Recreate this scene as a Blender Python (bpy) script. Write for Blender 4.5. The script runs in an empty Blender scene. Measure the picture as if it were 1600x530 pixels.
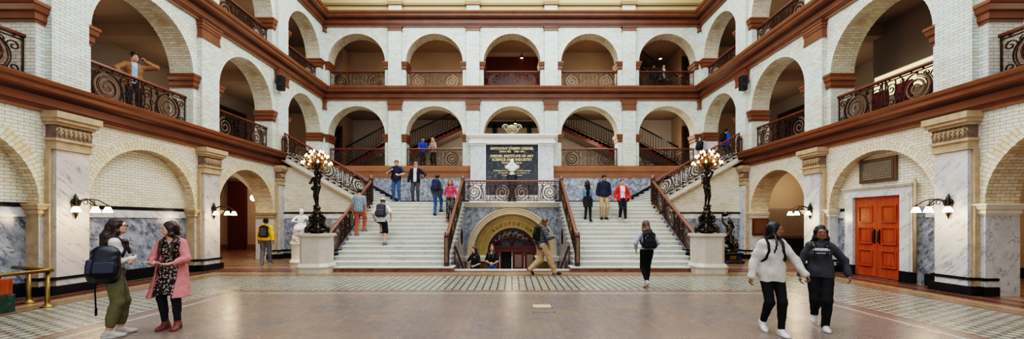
import bpy, math, random
import numpy as np
from mathutils import Vector, Matrix
random.seed(7)
col = bpy.context.scene.collection
PI = math.pi
CAMZ = 1.62; F = 620.0; HY = 346.0

# ---------------------------------------------------------------- materials
def nodes(name):
    m = bpy.data.materials.new(name); m.use_nodes = True
    nt = m.node_tree; b = nt.nodes['Principled BSDF']
    return m, nt, b
def N(nt, t, **kw):
    n = nt.nodes.new(t)
    for k, v in kw.items():
        if k in n.inputs.keys(): n.inputs[k].default_value = v
        else: setattr(n, k, v)
    return n
def L(nt, a, b): nt.links.new(a, b)
def ramp(nt, fac, stops, interp='LINEAR'):
    r = nt.nodes.new('ShaderNodeValToRGB'); r.color_ramp.interpolation = interp
    e = r.color_ramp.elements
    while len(e) < len(stops): e.new(0.5)
    for i, (p, c) in enumerate(stops):
        e[i].position = p; e[i].color = (c[0], c[1], c[2], 1)
    L(nt, fac, r.inputs['Fac']); return r.outputs['Color']
def mix(nt, fac, a, b, mode='MIX'):
    n = nt.nodes.new('ShaderNodeMix'); n.data_type = 'RGBA'; n.blend_type = mode
    for sock, v in ((n.inputs[0], fac), (n.inputs[6], a), (n.inputs[7], b)):
        if hasattr(v, 'is_output'): L(nt, v, sock)
        elif isinstance(v, (int, float)): sock.default_value = v
        else: sock.default_value = (v[0], v[1], v[2], 1)
    return n.outputs[2]
def mth(nt, op, a, b=None, c=None):
    n = nt.nodes.new('ShaderNodeMath'); n.operation = op
    for s, v in zip(n.inputs, (a, b, c)):
        if v is None: continue
        if hasattr(v, 'is_output'): L(nt, v, s)
        else: s.default_value = v
    return n.outputs[0]
def plain(name, c, rough=.6, metal=0, emis=0, var=.06, scale=9, bump=0, alpha=None, trans=0):
    m, nt, b = nodes(name)
    tc = N(nt, 'ShaderNodeTexCoord')
    nz = N(nt, 'ShaderNodeTexNoise', Scale=scale, Detail=4.0)
    L(nt, tc.outputs['Object'], nz.inputs['Vector'])
    cc = ramp(nt, nz.outputs['Fac'], [(.3, [x*(1-var) for x in c]), (.7, [min(1, x*(1+var)) for x in c])])
    L(nt, cc, b.inputs['Base Color'])
    b.inputs['Roughness'].default_value = rough; b.inputs['Metallic'].default_value = metal
    if emis: 
        b.inputs['Emission Color'].default_value = (*c, 1); b.inputs['Emission Strength'].default_value = emis
    if trans: b.inputs['Transmission Weight'].default_value = trans
    if bump:
        bp = N(nt, 'ShaderNodeBump', Strength=bump, Distance=.01)
        n2 = N(nt, 'ShaderNodeTexNoise', Scale=scale*6, Detail=3.0)
        L(nt, tc.outputs['Object'], n2.inputs['Vector']); L(nt, n2.outputs['Fac'], bp.inputs['Height'])
        L(nt, bp.outputs['Normal'], b.inputs['Normal'])
    return m
def brick(name, c1, c2, stain, mortar, bw=.21, bh=.074, stain_amt=.55, ms=.0045):
    m, nt, b = nodes(name)
    uv = N(nt, 'ShaderNodeUVMap')
    br = N(nt, 'ShaderNodeTexBrick', Scale=1.0)
    br.offset = .5; br.inputs['Brick Width'].default_value = bw; br.inputs['Row Height'].default_value = bh
    br.inputs['Mortar Size'].default_value = ms; br.inputs['Mortar Smooth'].default_value = .3
    br.inputs['Color1'].default_value = (*c1, 1); br.inputs['Color2'].default_value = (*c2, 1)
    br.inputs['Mortar'].default_value = (*mortar, 1); br.inputs['Bias'].default_value = -.2
    L(nt, uv.outputs['UV'], br.inputs['Vector'])
    # per-brick stained ones: second brick texture for random mask
    b2 = N(nt, 'ShaderNodeTexBrick', Scale=1.0); b2.offset = .5
    b2.inputs['Brick Width'].default_value = bw; b2.inputs['Row Height'].default_value = bh
    b2.inputs['Mortar Size'].default_value = 0; b2.inputs['Color1'].default_value = (0,0,0,1); b2.inputs['Color2'].default_value = (1,1,1,1)
    L(nt, uv.outputs['UV'], b2.inputs['Vector'])
    nz = N(nt, 'ShaderNodeTexNoise', Scale=.9, Detail=4.0, Roughness=.65); L(nt, uv.outputs['UV'], nz.inputs['Vector'])
    s = mth(nt, 'MULTIPLY', b2.outputs['Color'], ramp(nt, nz.outputs['Fac'], [(.42, (0,0,0)), (.62, (1,1,1))]))
    s = mth(nt, 'MULTIPLY', s, stain_amt)
    inv = mth(nt, 'SUBTRACT', 1.0, br.outputs['Fac'])
    s = mth(nt, 'MULTIPLY', s, inv)
    c = mix(nt, s, br.outputs['Color'], stain)
    L(nt, c, b.inputs['Base Color'])
    rg = mth(nt, 'MULTIPLY_ADD', br.outputs['Fac'], .5, .32); L(nt, rg, b.inputs['Roughness'])
    bp = N(nt, 'ShaderNodeBump', Strength=.5, Distance=.004); L(nt, inv, bp.inputs['Height'])
    L(nt, bp.outputs['Normal'], b.inputs['Normal'])
    return m
def marble(name, base, vein, vein2, scale=1.6, rough=.22, width=.035, amt=.8, rot=(.6, .9, .4), stretch=(1, 1, .45), blot=.35, dist=1.1):
    m, nt, b = nodes(name)
    tc = N(nt, 'ShaderNodeTexCoord'); mp = N(nt, 'ShaderNodeMapping')
    mp.vector_type = 'TEXTURE'; mp.inputs['Rotation'].default_value = rot; mp.inputs['Scale'].default_value = [1/q for q in stretch]
    L(nt, tc.outputs['Object'], mp.inputs['Vector'])
    n1 = N(nt, 'ShaderNodeTexNoise', Scale=scale, Detail=8.0, Roughness=.62, Distortion=dist); L(nt, mp.outputs[0], n1.inputs['Vector'])
    v1 = mth(nt, 'ABSOLUTE', mth(nt, 'SUBTRACT', n1.outputs['Fac'], .5))
    n2 = N(nt, 'ShaderNodeTexNoise', Scale=scale*2.7, Detail=6.0, Roughness=.6, Distortion=dist*.7); L(nt, mp.outputs[0], n2.inputs['Vector'])
    v2 = mth(nt, 'ABSOLUTE', mth(nt, 'SUBTRACT', n2.outputs['Fac'], .47))
    n3 = N(nt, 'ShaderNodeTexNoise', Scale=scale*.7, Detail=5.0); L(nt, mp.outputs[0], n3.inputs['Vector'])
    k = ramp(nt, v1, [(0, (1,1,1)), (width, (0,0,0))]); k2 = ramp(nt, v2, [(0, (.6,.6,.6)), (width*.8, (0,0,0))])
    gate = ramp(nt, n3.outputs['Fac'], [(.38, (0,0,0)), (.6, (1,1,1))])
    c = mix(nt, mth(nt, 'MULTIPLY', gate, blot), base, vein2)
    c = mix(nt, mth(nt, 'MULTIPLY', mth(nt, 'MULTIPLY', k2, gate), amt), c, vein2)
    n5 = N(nt, 'ShaderNodeTexNoise', Scale=scale*1.6, Detail=3.0); L(nt, tc.outputs['Object'], n5.inputs['Vector'])
    brk_ = ramp(nt, n5.outputs['Fac'], [(.42, (.12,.12,.12)), (.58, (1,1,1))])
    c = mix(nt, mth(nt, 'MULTIPLY', mth(nt, 'MULTIPLY', k, brk_), amt), c, vein)
    L(nt, c, b.inputs['Base Color']); b.inputs['Roughness'].default_value = rough
    return m
def wood(name, c1, c2, rough=.35, scale=2.0, axis=2):
    m, nt, b = nodes(name)
    tc = N(nt, 'ShaderNodeTexCoord'); mp = N(nt, 'ShaderNodeMapping')
    sc = [9, 9, 9]; sc[axis] = .8; mp.inputs['Scale'].default_value = sc
    L(nt, tc.outputs['Object'], mp.inputs['Vector'])
    n1 = N(nt, 'ShaderNodeTexNoise', Scale=scale, Detail=6.0, Distortion=.6); L(nt, mp.outputs[0], n1.inputs['Vector'])
    L(nt, ramp(nt, n1.outputs['Fac'], [(.3, c1), (.7, c2)]), b.inputs['Base Color'])
    b.inputs['Roughness'].default_value = rough
    return m
M = {}
M['brick'] = brick('white_glazed_brick', (.70,.76,.71), (.57,.62,.58), (.62,.47,.24), (.19,.16,.12))
M['brick_low'] = brick('cream_glazed_brick', (.74,.73,.63), (.67,.63,.50), (.62,.50,.31), (.23,.18,.12), stain_amt=.6)
M['ring'] = brick('voussoir_brick', (.70,.75,.69), (.64,.66,.57), (.62,.46,.22), (.22,.18,.13), bw=.20, bh=.085, stain_amt=.7)
M['ring_low'] = brick('cream_voussoir_brick', (.74,.69,.53), (.68,.60,.42), (.62,.45,.22), (.22,.17,.11), bw=.20, bh=.095, stain_amt=.7)
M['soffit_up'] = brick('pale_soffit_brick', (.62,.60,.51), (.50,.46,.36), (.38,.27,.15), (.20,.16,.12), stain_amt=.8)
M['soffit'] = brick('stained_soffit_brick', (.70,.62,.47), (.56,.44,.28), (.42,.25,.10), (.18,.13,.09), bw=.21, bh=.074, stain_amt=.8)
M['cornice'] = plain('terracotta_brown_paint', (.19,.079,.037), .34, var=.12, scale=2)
M['cornice_hi'] = plain('orange_brown_paint_highlight', (.30,.135,.065), .4, var=.12, scale=2)  # highlight painted on the cornice lips; also the brown of the back band
M['cornice_dk'] = plain('maroon_brown_shade', (.085,.030,.022), .35, var=.15, scale=2)  # shaded copy of the cornice brown, shade put into the colour
M['tanstone'] = plain('tan_carved_stone', (.46,.345,.22), .6, var=.15, scale=6, bump=.3)
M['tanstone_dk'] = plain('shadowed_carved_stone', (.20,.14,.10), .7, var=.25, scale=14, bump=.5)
M['graymarble'] = marble('blue_grey_marble', (.22,.25,.295), (.055,.07,.10), (.52,.54,.57), scale=3.8, width=.085, amt=.9, rot=(.7,.5,0), stretch=(2.2,2.2,.5), blot=.45, dist=.6)
M['whitemarble'] = marble('white_veined_marble', (.62,.63,.62), (.14,.15,.18), (.40,.42,.44), scale=2.4, width=.026, amt=.8, rot=(.85,0,0), stretch=(2.6,2.6,.36), dist=.25)
M['warmmarble'] = marble('warm_veined_marble', (.58,.55,.51), (.15,.14,.15), (.41,.385,.37), scale=2.4, width=.026, amt=.8, rot=(.85,0,0), stretch=(2.6,2.6,.36), dist=.25)
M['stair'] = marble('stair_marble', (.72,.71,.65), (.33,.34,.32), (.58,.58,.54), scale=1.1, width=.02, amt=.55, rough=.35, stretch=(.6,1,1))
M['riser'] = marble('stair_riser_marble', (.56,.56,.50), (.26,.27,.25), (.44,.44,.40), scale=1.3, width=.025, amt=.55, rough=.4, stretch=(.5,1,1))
M['redstone'] = marble('brown_red_stone', (.26,.12,.075), (.10,.05,.035), (.36,.20,.14), scale=3, width=.05, rough=.4)
M['blackmarble'] = marble('black_marble', (.012,.014,.02), (.30,.33,.40), (.05,.06,.08), scale=2.6, width=.012, amt=.8, rough=.18)
M['blackstone'] = plain('black_base_stone', (.012,.013,.017), .25, var=.3)
M['pedestal'] = plain('buff_limestone', (.56,.52,.44), .55, var=.06, scale=5)
M['iron'] = plain('dark_bronzed_iron', (.085,.050,.037), .42, metal=.55, var=.3, scale=12)
M['iron_lt'] = plain('rubbed_bronze_iron', (.24,.165,.125), .4, metal=.6, var=.25, scale=12)
M['bronze'] = plain('dark_patinated_bronze', (.055,.045,.032), .32, metal=.85, var=.35, scale=14)
M['rail'] = wood('red_brown_handrail_wood', (.12,.034,.018), (.19,.056,.027), .3, axis=1)
M['portal'] = plain('beige_portal_stone', (.50,.42,.30), .5, var=.06, scale=4)
M['rail_or'] = wood('orange_brown_handrail_wood', (.145,.055,.027), (.22,.088,.042), .3, axis=1)
M['door'] = wood('orange_mahogany', (.30,.058,.014), (.47,.115,.026), .35)
M['doorred'] = wood('dark_red_mahogany', (.085,.018,.011), (.15,.036,.019), .3)
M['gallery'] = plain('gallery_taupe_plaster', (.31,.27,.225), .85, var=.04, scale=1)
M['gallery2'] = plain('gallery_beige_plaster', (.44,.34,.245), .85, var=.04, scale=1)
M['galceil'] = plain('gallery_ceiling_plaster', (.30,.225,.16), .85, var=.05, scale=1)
M['cream'] = plain('cream_yellow_paint', (.52,.42,.235), .6, var=.03, scale=2)
M['frieze'] = plain('tan_frieze_moulding', (.30,.19,.085), .6, var=.03, scale=2)
M['gold'] = plain('gilt_yellow_plaster', (.28,.20,.055), .6, metal=.0, var=.15, scale=5)
M['goldtxt'] = plain('gold_lettering', (.75,.58,.30), .4, metal=.3, var=.02)
M['ltstone'] = plain('pale_stone_trim', (.68,.64,.54), .5, var=.06, scale=4)
M['statue'] = plain('white_statuary_marble', (.78,.74,.68), .45, var=.06, scale=6)
M['brass'] = plain('polished_brass', (.27,.175,.055), .38, metal=.85, var=.1, scale=5)
M['black'] = plain('matte_black', (.012,.012,.014), .5, var=.1)
M['shade'] = plain('lit_glass_shade', (1.0,.78,.55), .4, emis=6, var=0)
M['flame'] = plain('lit_frosted_bulb', (1.0,.42,.22), .4, emis=6, var=0)
M['glow'] = plain('frosted_globe', (1.0,.85,.6), .4, emis=3, var=0)
M['glass'] = plain('dark_pane_glass', (.05,.055,.07), .08, var=.5, scale=6)
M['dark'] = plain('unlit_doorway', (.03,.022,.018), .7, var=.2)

# ---------------------------------------------------------------- object helpers
def link(o, parent=None):
    col.objects.link(o)
    if parent is not None: o.parent = parent
    return o
def tag(o, label=None, cat=None, group=None, kind=None):
    if label: o['label'] = label
    if cat: o['category'] = cat
    if group: o['group'] = group
    if kind: o['kind'] = kind
    return o
def thing(name, label, cat, loc=(0,0,0), rz=0, group=None):
    o = bpy.data.objects.new(name, None); o.empty_display_size = .1
    o.location = loc; o.rotation_euler = (0, 0, rz)
    return tag(link(o), label, cat, group)
def copy_tree(o, parent=None):
    c = o.copy(); col.objects.link(c); c.parent = parent
    for ch in list(o.children): copy_tree(ch, c)
    return c
class MB:
    """collects faces with uv and material index, links them as one mesh"""
    def __init__(s, T=None): s.v=[]; s.f=[]; s.uv=[]; s.mi=[]; s.mats=[]; s.T=T; s.sm=[]
    def mat(s, m):
        if m not in s.mats: s.mats.append(m)
        return s.mats.index(m)
    def face(s, pts, m, uv=None, smooth=False):
        i = len(s.v)
        for p in pts: s.v.append(s.T(*p) if s.T else tuple(p))
        s.f.append(list(range(i, i+len(pts)))); s.mi.append(s.mat(m)); s.sm.append(smooth)
        s.uv.append(uv if uv else [(p[0], p[-1]) for p in pts])
    def box(s, a, b, m):
        x0,y0,z0 = a; x1,y1,z1 = b
        q = s.face
        q([(x0,y0,z0),(x1,y0,z0),(x1,y0,z1),(x0,y0,z1)], m, [(x0,z0),(x1,z0),(x1,z1),(x0,z1)])
        q([(x0,y1,z0),(x1,y1,z0),(x1,y1,z1),(x0,y1,z1)], m, [(x0,z0),(x1,z0),(x1,z1),(x0,z1)])
        q([(x0,y0,z0),(x0,y1,z0),(x0,y1,z1),(x0,y0,z1)], m, [(y0,z0),(y1,z0),(y1,z1),(y0,z1)])
        q([(x1,y0,z0),(x1,y1,z0),(x1,y1,z1),(x1,y0,z1)], m, [(y0,z0),(y1,z0),(y1,z1),(y0,z1)])
        q([(x0,y0,z0),(x1,y0,z0),(x1,y1,z0),(x0,y1,z0)], m, [(x0,y0),(x1,y0),(x1,y1),(x0,y1)])
        q([(x0,y0,z1),(x1,y0,z1),(x1,y1,z1),(x0,y1,z1)], m, [(x0,y0),(x1,y0),(x1,y1),(x0,y1)])
    def prism(s, poly, m, fn, caps=True):
        """poly: 2d points; fn(p, t) -> 3d for t in 0,1"""
        n = len(poly)
        for i in range(n):
            a, b = poly[i], poly[(i+1) % n]
            s.face([fn(a,0), fn(b,0), fn(b,1), fn(a,1)], m)
        if caps: s.face([fn(p,0) for p in poly], m); s.face([fn(p,1) for p in poly], m)
    def tube(s, pts, r, m, n=6, closed=False, flat=None, smooth=True):
        """sweep along 3d polyline. r radius or list. flat=(w,h,normal): rectangular bar"""
        P = [Vector(p) for p in pts]; k = len(P)
        rings = []
        up0 = Vector(flat[2]) if flat else None
        prev = None
        for i in range(k):
            if closed: t = (P[(i+1)%k]-P[(i-1)%k])
            else: t = P[min(i+1,k-1)]-P[max(i-1,0)]
            if t.length < 1e-9: t = Vector((0,0,1))
            t.normalize()
            if flat:
                nn = up0; sd = t.cross(nn).normalized()
                w, h = flat[0]/2, flat[1]/2
                rings.append([P[i]+sd*a*w+nn*b*h for a, b in ((-1,-1),(1,-1),(1,1),(-1,1))])
            else:
                if prev is None:
                    a = Vector((0,0,1)) if abs(t.z) < .9 else Vector((1,0,0))
                    u = t.cross(a).normalized()
                else: u = (prev - t*prev.dot(t)).normalized()
                prev = u; w = t.cross(u)
                rr = r[i] if isinstance(r, (list, tuple)) else r
                rings.append([P[i]+(u*math.cos(2*PI*j/n)+w*math.sin(2*PI*j/n))*rr for j in range(n)])
        nn_ = len(rings[0]); base = len(s.v)
        for rg in rings:
            for p in rg: s.v.append(tuple(p) if not s.T else s.T(*p))
        mi = s.mat(m)
        segs = k if closed else k-1
        for i in range(segs):
            i2 = (i+1) % k
            for j in range(nn_):
                j2 = (j+1) % nn_
                s.f.append([base+i*nn_+j, base+i*nn_+j2, base+i2*nn_+j2, base+i2*nn_+j]); s.mi.append(mi)
                s.uv.append([(0,0),(1,0),(1,1),(0,1)]); s.sm.append(smooth and not flat)
        if not closed:
            for i in (0, k-1):
                s.f.append([base+i*nn_+j for j in range(nn_)]); s.mi.append(mi); s.uv.append([(0,0)]*nn_); s.sm.append(False)
    def lathe(s, prof, c, m, n=20, smooth=True, ax=2):
        base = len(s.v); k = len(prof)
        for r, z in prof:
            for j in range(n):
                a = 2*PI*j/n; p = (r*math.cos(a), r*math.sin(a), z)
                if ax == 1: p = (p[0], p[2], p[1])
                if ax == 0: p = (p[2], p[0], p[1])
                p = (c[0]+p[0], c[1]+p[1], c[2]+p[2]); s.v.append(p if not s.T else s.T(*p))
        mi = s.mat(m)
        for i in range(k-1):
            for j in range(n):
                j2 = (j+1)%n
                s.f.append([base+i*n+j, base+i*n+j2, base+(i+1)*n+j2, base+(i+1)*n+j]); s.mi.append(mi)
                s.uv.append([(0,0),(1,0),(1,1),(0,1)]); s.sm.append(smooth)
        for i in (0, k-1):
            if prof[i][0] > 1e-4:
                s.f.append([base+i*n+j for j in range(n)]); s.mi.append(mi); s.uv.append([(0,0)]*n); s.sm.append(False)
    def build(s, name, parent=None, weld=True, loc=None):
        me = bpy.data.meshes.new(name)
        V = s.v
        me.from_pydata(V, [], s.f)
        for m in s.mats: me.materials.append(m)
        me.polygons.foreach_set('material_index', s.mi)
        me.polygons.foreach_set('use_smooth', s.sm)
        ul = me.uv_layers.new(name='UVMap')
        ul.data.foreach_set('uv', [c for f in s.uv for p in f for c in p])
        import bmesh
        bm = bmesh.new(); bm.from_mesh(me)
        if weld: bmesh.ops.remove_doubles(bm, verts=bm.verts, dist=1e-5)
        bmesh.ops.recalc_face_normals(bm, faces=bm.faces)
        bm.to_mesh(me); bm.free()
        return link(bpy.data.objects.new(name, me), parent)
def bevel(o, w=.01, seg=2):
    b = o.modifiers.new('bevel', 'BEVEL'); b.width = w; b.segments = seg; b.limit_method = 'ANGLE'; return o
def text_obj(body, size, m, name, parent, mtx, extr=.004, align='CENTER', bold=0):
    c = bpy.data.curves.new(name, 'FONT'); c.body = body; c.size = size; c.extrude = extr; c.align_x = align; c.offset = bold
    c.align_y = 'CENTER'; c.resolution_u = 2
    o = bpy.data.objects.new(name, c); col.objects.link(o)
    bpy.context.view_layer.update()
    dg = bpy.context.evaluated_depsgraph_get()
    me = bpy.data.meshes.new_from_object(o.evaluated_get(dg))
    bpy.data.objects.remove(o); me.materials.clear(); me.materials.append(m)
    me.transform(mtx)
    return link(bpy.data.objects.new(name, me), parent)
# ---------------------------------------------------------------- wall frames (u along wall, v up, w towards the hall)
W = 10.2; YB = 21.5; TH = .75
TL = lambda u, w, v: (-W+w, u, v)
TR = lambda u, w, v: (W-w, u, v)
TB = lambda u, w, v: (u, YB-w, v)
SIDE_C = [2.75, 6.95, 11.15, 15.35, 19.55]
BACK_C = [-8.42, -4.21, 0, 4.21, 8.42]
Z2, Z3, Z4 = 4.6, 8.83, 12.8
R_ = 1.54; SP2, SP3 = 6.32, 10.25; SP1, R1 = 2.0, 1.6
NS = 24
def arc(c, r, sp, n=NS): return [(c - r*math.cos(PI*i/n), sp + r*math.sin(PI*i/n)) for i in range(n+1)]
def arcade(mb, u0, u1, v0, v1, cs, r, sp, m, w=0, sof=None, th=TH, foot=None, solid=()):
    """front wall plane with round-headed openings plus soffits"""
    x = u0
    for c in cs:
        a, b = c-r, c+r
        mb.face([(x,w,v0),(a,w,v0),(a,w,sp),(x,w,sp)], m); mb.face([(x,w,sp),(a,w,sp),(a,w,v1),(x,w,v1)], m)
        A = arc(c, r, sp)
        for i in range(NS):
            p, q = A[i], A[i+1]
            mb.face([(p[0],w,p[1]),(q[0],w,q[1]),(q[0],w,v1),(p[0],w,v1)], m)
            if sof:
                s0, s1 = r*PI*i/NS, r*PI*(i+1)/NS
                mb.face([(p[0],w,p[1]),(q[0],w,q[1]),(q[0],w-th,q[1]),(p[0],w-th,p[1])], sof, [(0,s0),(0,s1),(th,s1),(th,s0)])
        if sof:
            jm = foot or m
            for xx in (a, b):
                mb.face([(xx,w,v0),(xx,w,sp),(xx,w-th,sp),(xx,w-th,v0)], jm, [(0,v0),(0,sp),(th,sp),(th,v0)])
        x = b
    mb.face([(x,w,v0),(u1,w,v0),(u1,w,sp),(x,w,sp)], m); mb.face([(x,w,sp),(u1,w,sp),(u1,w,v1),(x,w,v1)], m)
def ring(T, c, r, sp, t, m, name, parent, w=.014):
    mb = MB(T); A = arc(c, r, sp, 32); B = arc(c, r+t, sp, 32)
    for i in range(32):
        s0, s1 = (r+t/2)*PI*i/32, (r+t/2)*PI*(i+1)/32
        mb.face([(A[i][0],w,A[i][1]),(A[i+1][0],w,A[i+1][1]),(B[i+1][0],w,B[i+1][1]),(B[i][0],w,B[i][1])], m, [(0,s0),(0,s1),(t,s1),(t,s0)])
        for Q in (A, B):
            mb.face([(Q[i][0],w,Q[i][1]),(Q[i+1][0],w,Q[i+1][1]),(Q[i+1][0],0,Q[i+1][1]),(Q[i][0],0,Q[i][1])], m, [(0,s0),(0,s1),(.01,s1),(.01,s0)])
    return mb.build(name, parent)
def impost(T, u, sgn, sp, h, depth, outer, m, parent, w0=0, prof=None):
    """moulded block wrapping a jamb: u = jamb edge, sgn = direction into the pier, outer = how far it runs on the front"""
    mb = MB(T)
    prof = prof or [(0,.02),(.12,.02),(.16,.05),(.45,.05),(.55,.09),(.8,.11),(.84,.13),(1,.13)]
    for i in range(len(prof)-1):
        z0 = sp-h+prof[i][0]*h; z1 = sp-h+prof[i+1][0]*h; p0 = prof[i][1]; p1 = prof[i+1][1]
        def rg(p, z): return [(u-sgn*p, w0-depth, z), (u-sgn*p, w0+p, z), (u+sgn*outer, w0+p, z)]
        a, b = rg(p0, z0), rg(p1, z1)
        for j in range(2): mb.face([a[j], a[j+1], b[j+1], b[j]], m)
    for p, z in ((prof[-1][1], sp), (prof[0][1], sp-h)):
        mb.face([(u-sgn*p, w0-depth, z), (u-sgn*p, w0+p, z), (u+sgn*outer, w0+p, z), (u+sgn*outer, w0-depth, z)], m)
    return mb.build('impost', parent)
def blockprof(mb, u0, u1, wb, prof, m):
    """stack of bands: prof list of (z0, z1, projection, side projection, material)"""
    for z0, z1, p, sp_, mm in prof:
        mb.box((u0-sp_, wb-.02, z0), (u1+sp_, wb+p, z1), mm or m)

def rect_prof(z0, z1, pts): return [(p, z0+(z1-z0)*t) for t, p in pts]
CORN = [(0,.06,'d'),(.10,.06,'h'),(.12,.11,'h'),(.20,.11,'d'),(.22,.13,'m'),(.50,.14,'m'),(.56,.20,'d'),(.62,.24,'d'),(.66,.36,'h'),(.80,.37,'m'),(.86,.42,'m'),(.95,.46,'h'),(1.0,.46,'m'),(1.0,.0,'m')]  # h bands carry painted highlights, d bands painted shade, m the plain brown
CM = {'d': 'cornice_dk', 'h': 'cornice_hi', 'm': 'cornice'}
def cornice(name, z0, z1, path, sc=1.0, prof=CORN):
    mb = MB()
    for i in range(len(prof)-1):
        t0, p0, _ = prof[i]; t1, p1, k = prof[i+1]
        a = path(p0*sc); b = path(p1*sc)
        za, zb = z0+(z1-z0)*t0, z0+(z1-z0)*t1
        for j in range(len(a)-1):
            mb.face([(*a[j],za),(*a[j+1],za),(*b[j+1],zb),(*b[j],zb)], M[CM[k]])
    return tag(mb.build(name), kind='structure')
ux0 = .6
u_path = lambda p: [(-W+p, ux0), (-W+p, YB-p), (W-p, YB-p), (W-p, ux0)]
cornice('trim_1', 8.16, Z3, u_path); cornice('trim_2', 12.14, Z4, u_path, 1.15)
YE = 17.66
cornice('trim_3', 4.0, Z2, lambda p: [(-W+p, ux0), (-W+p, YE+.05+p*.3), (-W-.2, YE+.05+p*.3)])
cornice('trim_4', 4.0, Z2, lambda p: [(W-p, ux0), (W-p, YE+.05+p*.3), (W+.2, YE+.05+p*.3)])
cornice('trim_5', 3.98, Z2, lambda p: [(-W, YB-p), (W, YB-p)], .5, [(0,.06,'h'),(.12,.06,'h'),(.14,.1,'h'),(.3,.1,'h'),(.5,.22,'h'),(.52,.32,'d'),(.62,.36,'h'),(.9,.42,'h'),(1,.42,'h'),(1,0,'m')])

def pil_brick(T, c, z0, z1, parent, hw=.38, w=.15):
    mb = MB(T); mb.box((c-hw,-.01,z0),(c+hw,w,z1), M['brick'])
    o = mb.build('pilaster', parent)
    mc = MB(T); h = z1-z0
    hh = .57 if z0 < 8 else .26
    for a, b, p in ((z1-hh, z1-hh*.88, .03), (z1-hh*.88, z1-hh*.45, .015), (z1-hh*.45, z1-hh*.3, .035), (z1-hh*.3, z1-hh*.1, .05), (z1-hh*.1, z1, .07)):
        mc.box((c-hw-p, 0, a), (c+hw+p, w+p, b), M['cornice'])
    mc.build('capital', o)
def pil_marble(T, c, parent, hw=.34, w=.2, mm=None, near=False):
    mm = mm or M['whitemarble']
    mb = MB(T)
    mb.box((c-hw,-.01,0),(c+hw,w,3.22), mm)
    mb.box((c-hw-.07,-.01,0),(c-hw,w-.08,3.22), M['tanstone']); mb.box((c+hw,-.01,0),(c+hw+.07,w-.08,3.22), M['tanstone'])
    o = mb.build('pilaster', parent)
    b = MB(T); b.box((c-hw-.11,-.01,0),(c+hw+.11,w+.05,.2), M['blackstone']); b.box((c-hw-.08,-.01,.33),(c+hw+.08,w+.02,.39), M['blackstone'])
    b.build('plinth', o)
    k = MB(T)
    k.box((c-hw-.03,0,3.2),(c+hw+.03,w+.03,3.42), M['tanstone']); k.box((c-hw-.07,0,3.39),(c+hw+.07,w+.07,3.45), M['tanstone']); k.box((c-hw-.04,0,3.2),(c+hw+.04,w+.045,3.235), M['tanstone'])
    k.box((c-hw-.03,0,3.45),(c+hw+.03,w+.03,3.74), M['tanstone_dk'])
    k.box((c-hw-.07,0,3.74),(c+hw+.07,w+.08,3.80), M['tanstone']); k.box((c-hw-.11,0,3.80),(c+hw+.11,w+.14,3.88), M['tanstone']); k.box((c-hw-.14,0,3.88),(c+hw+.14,w+.18,4.02), M['tanstone'])
    # carved foliage in the frieze
    for i in range(7):
        uc = c-hw+.05+i*(2*hw-.10)/6
        for s in (-1, 1):
            pts = []
            for j in range(15):
                a = j*.55; r = .062*(1-j/17)
                pts.append((uc+s*(.03+r*math.cos(a))*.9, w+.035, 3.60+r*1.5*math.sin(a)))
            k.tube(pts, [.016*(1-j/22) for j in range(15)], M['tanstone'], n=5)
        k.tube([(uc, w+.035, 3.47), (uc, w+.05, 3.60), (uc, w+.035, 3.72)], [.014,.02,.008], M['tanstone'], n=5)
    k.build('capital', o)

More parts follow.
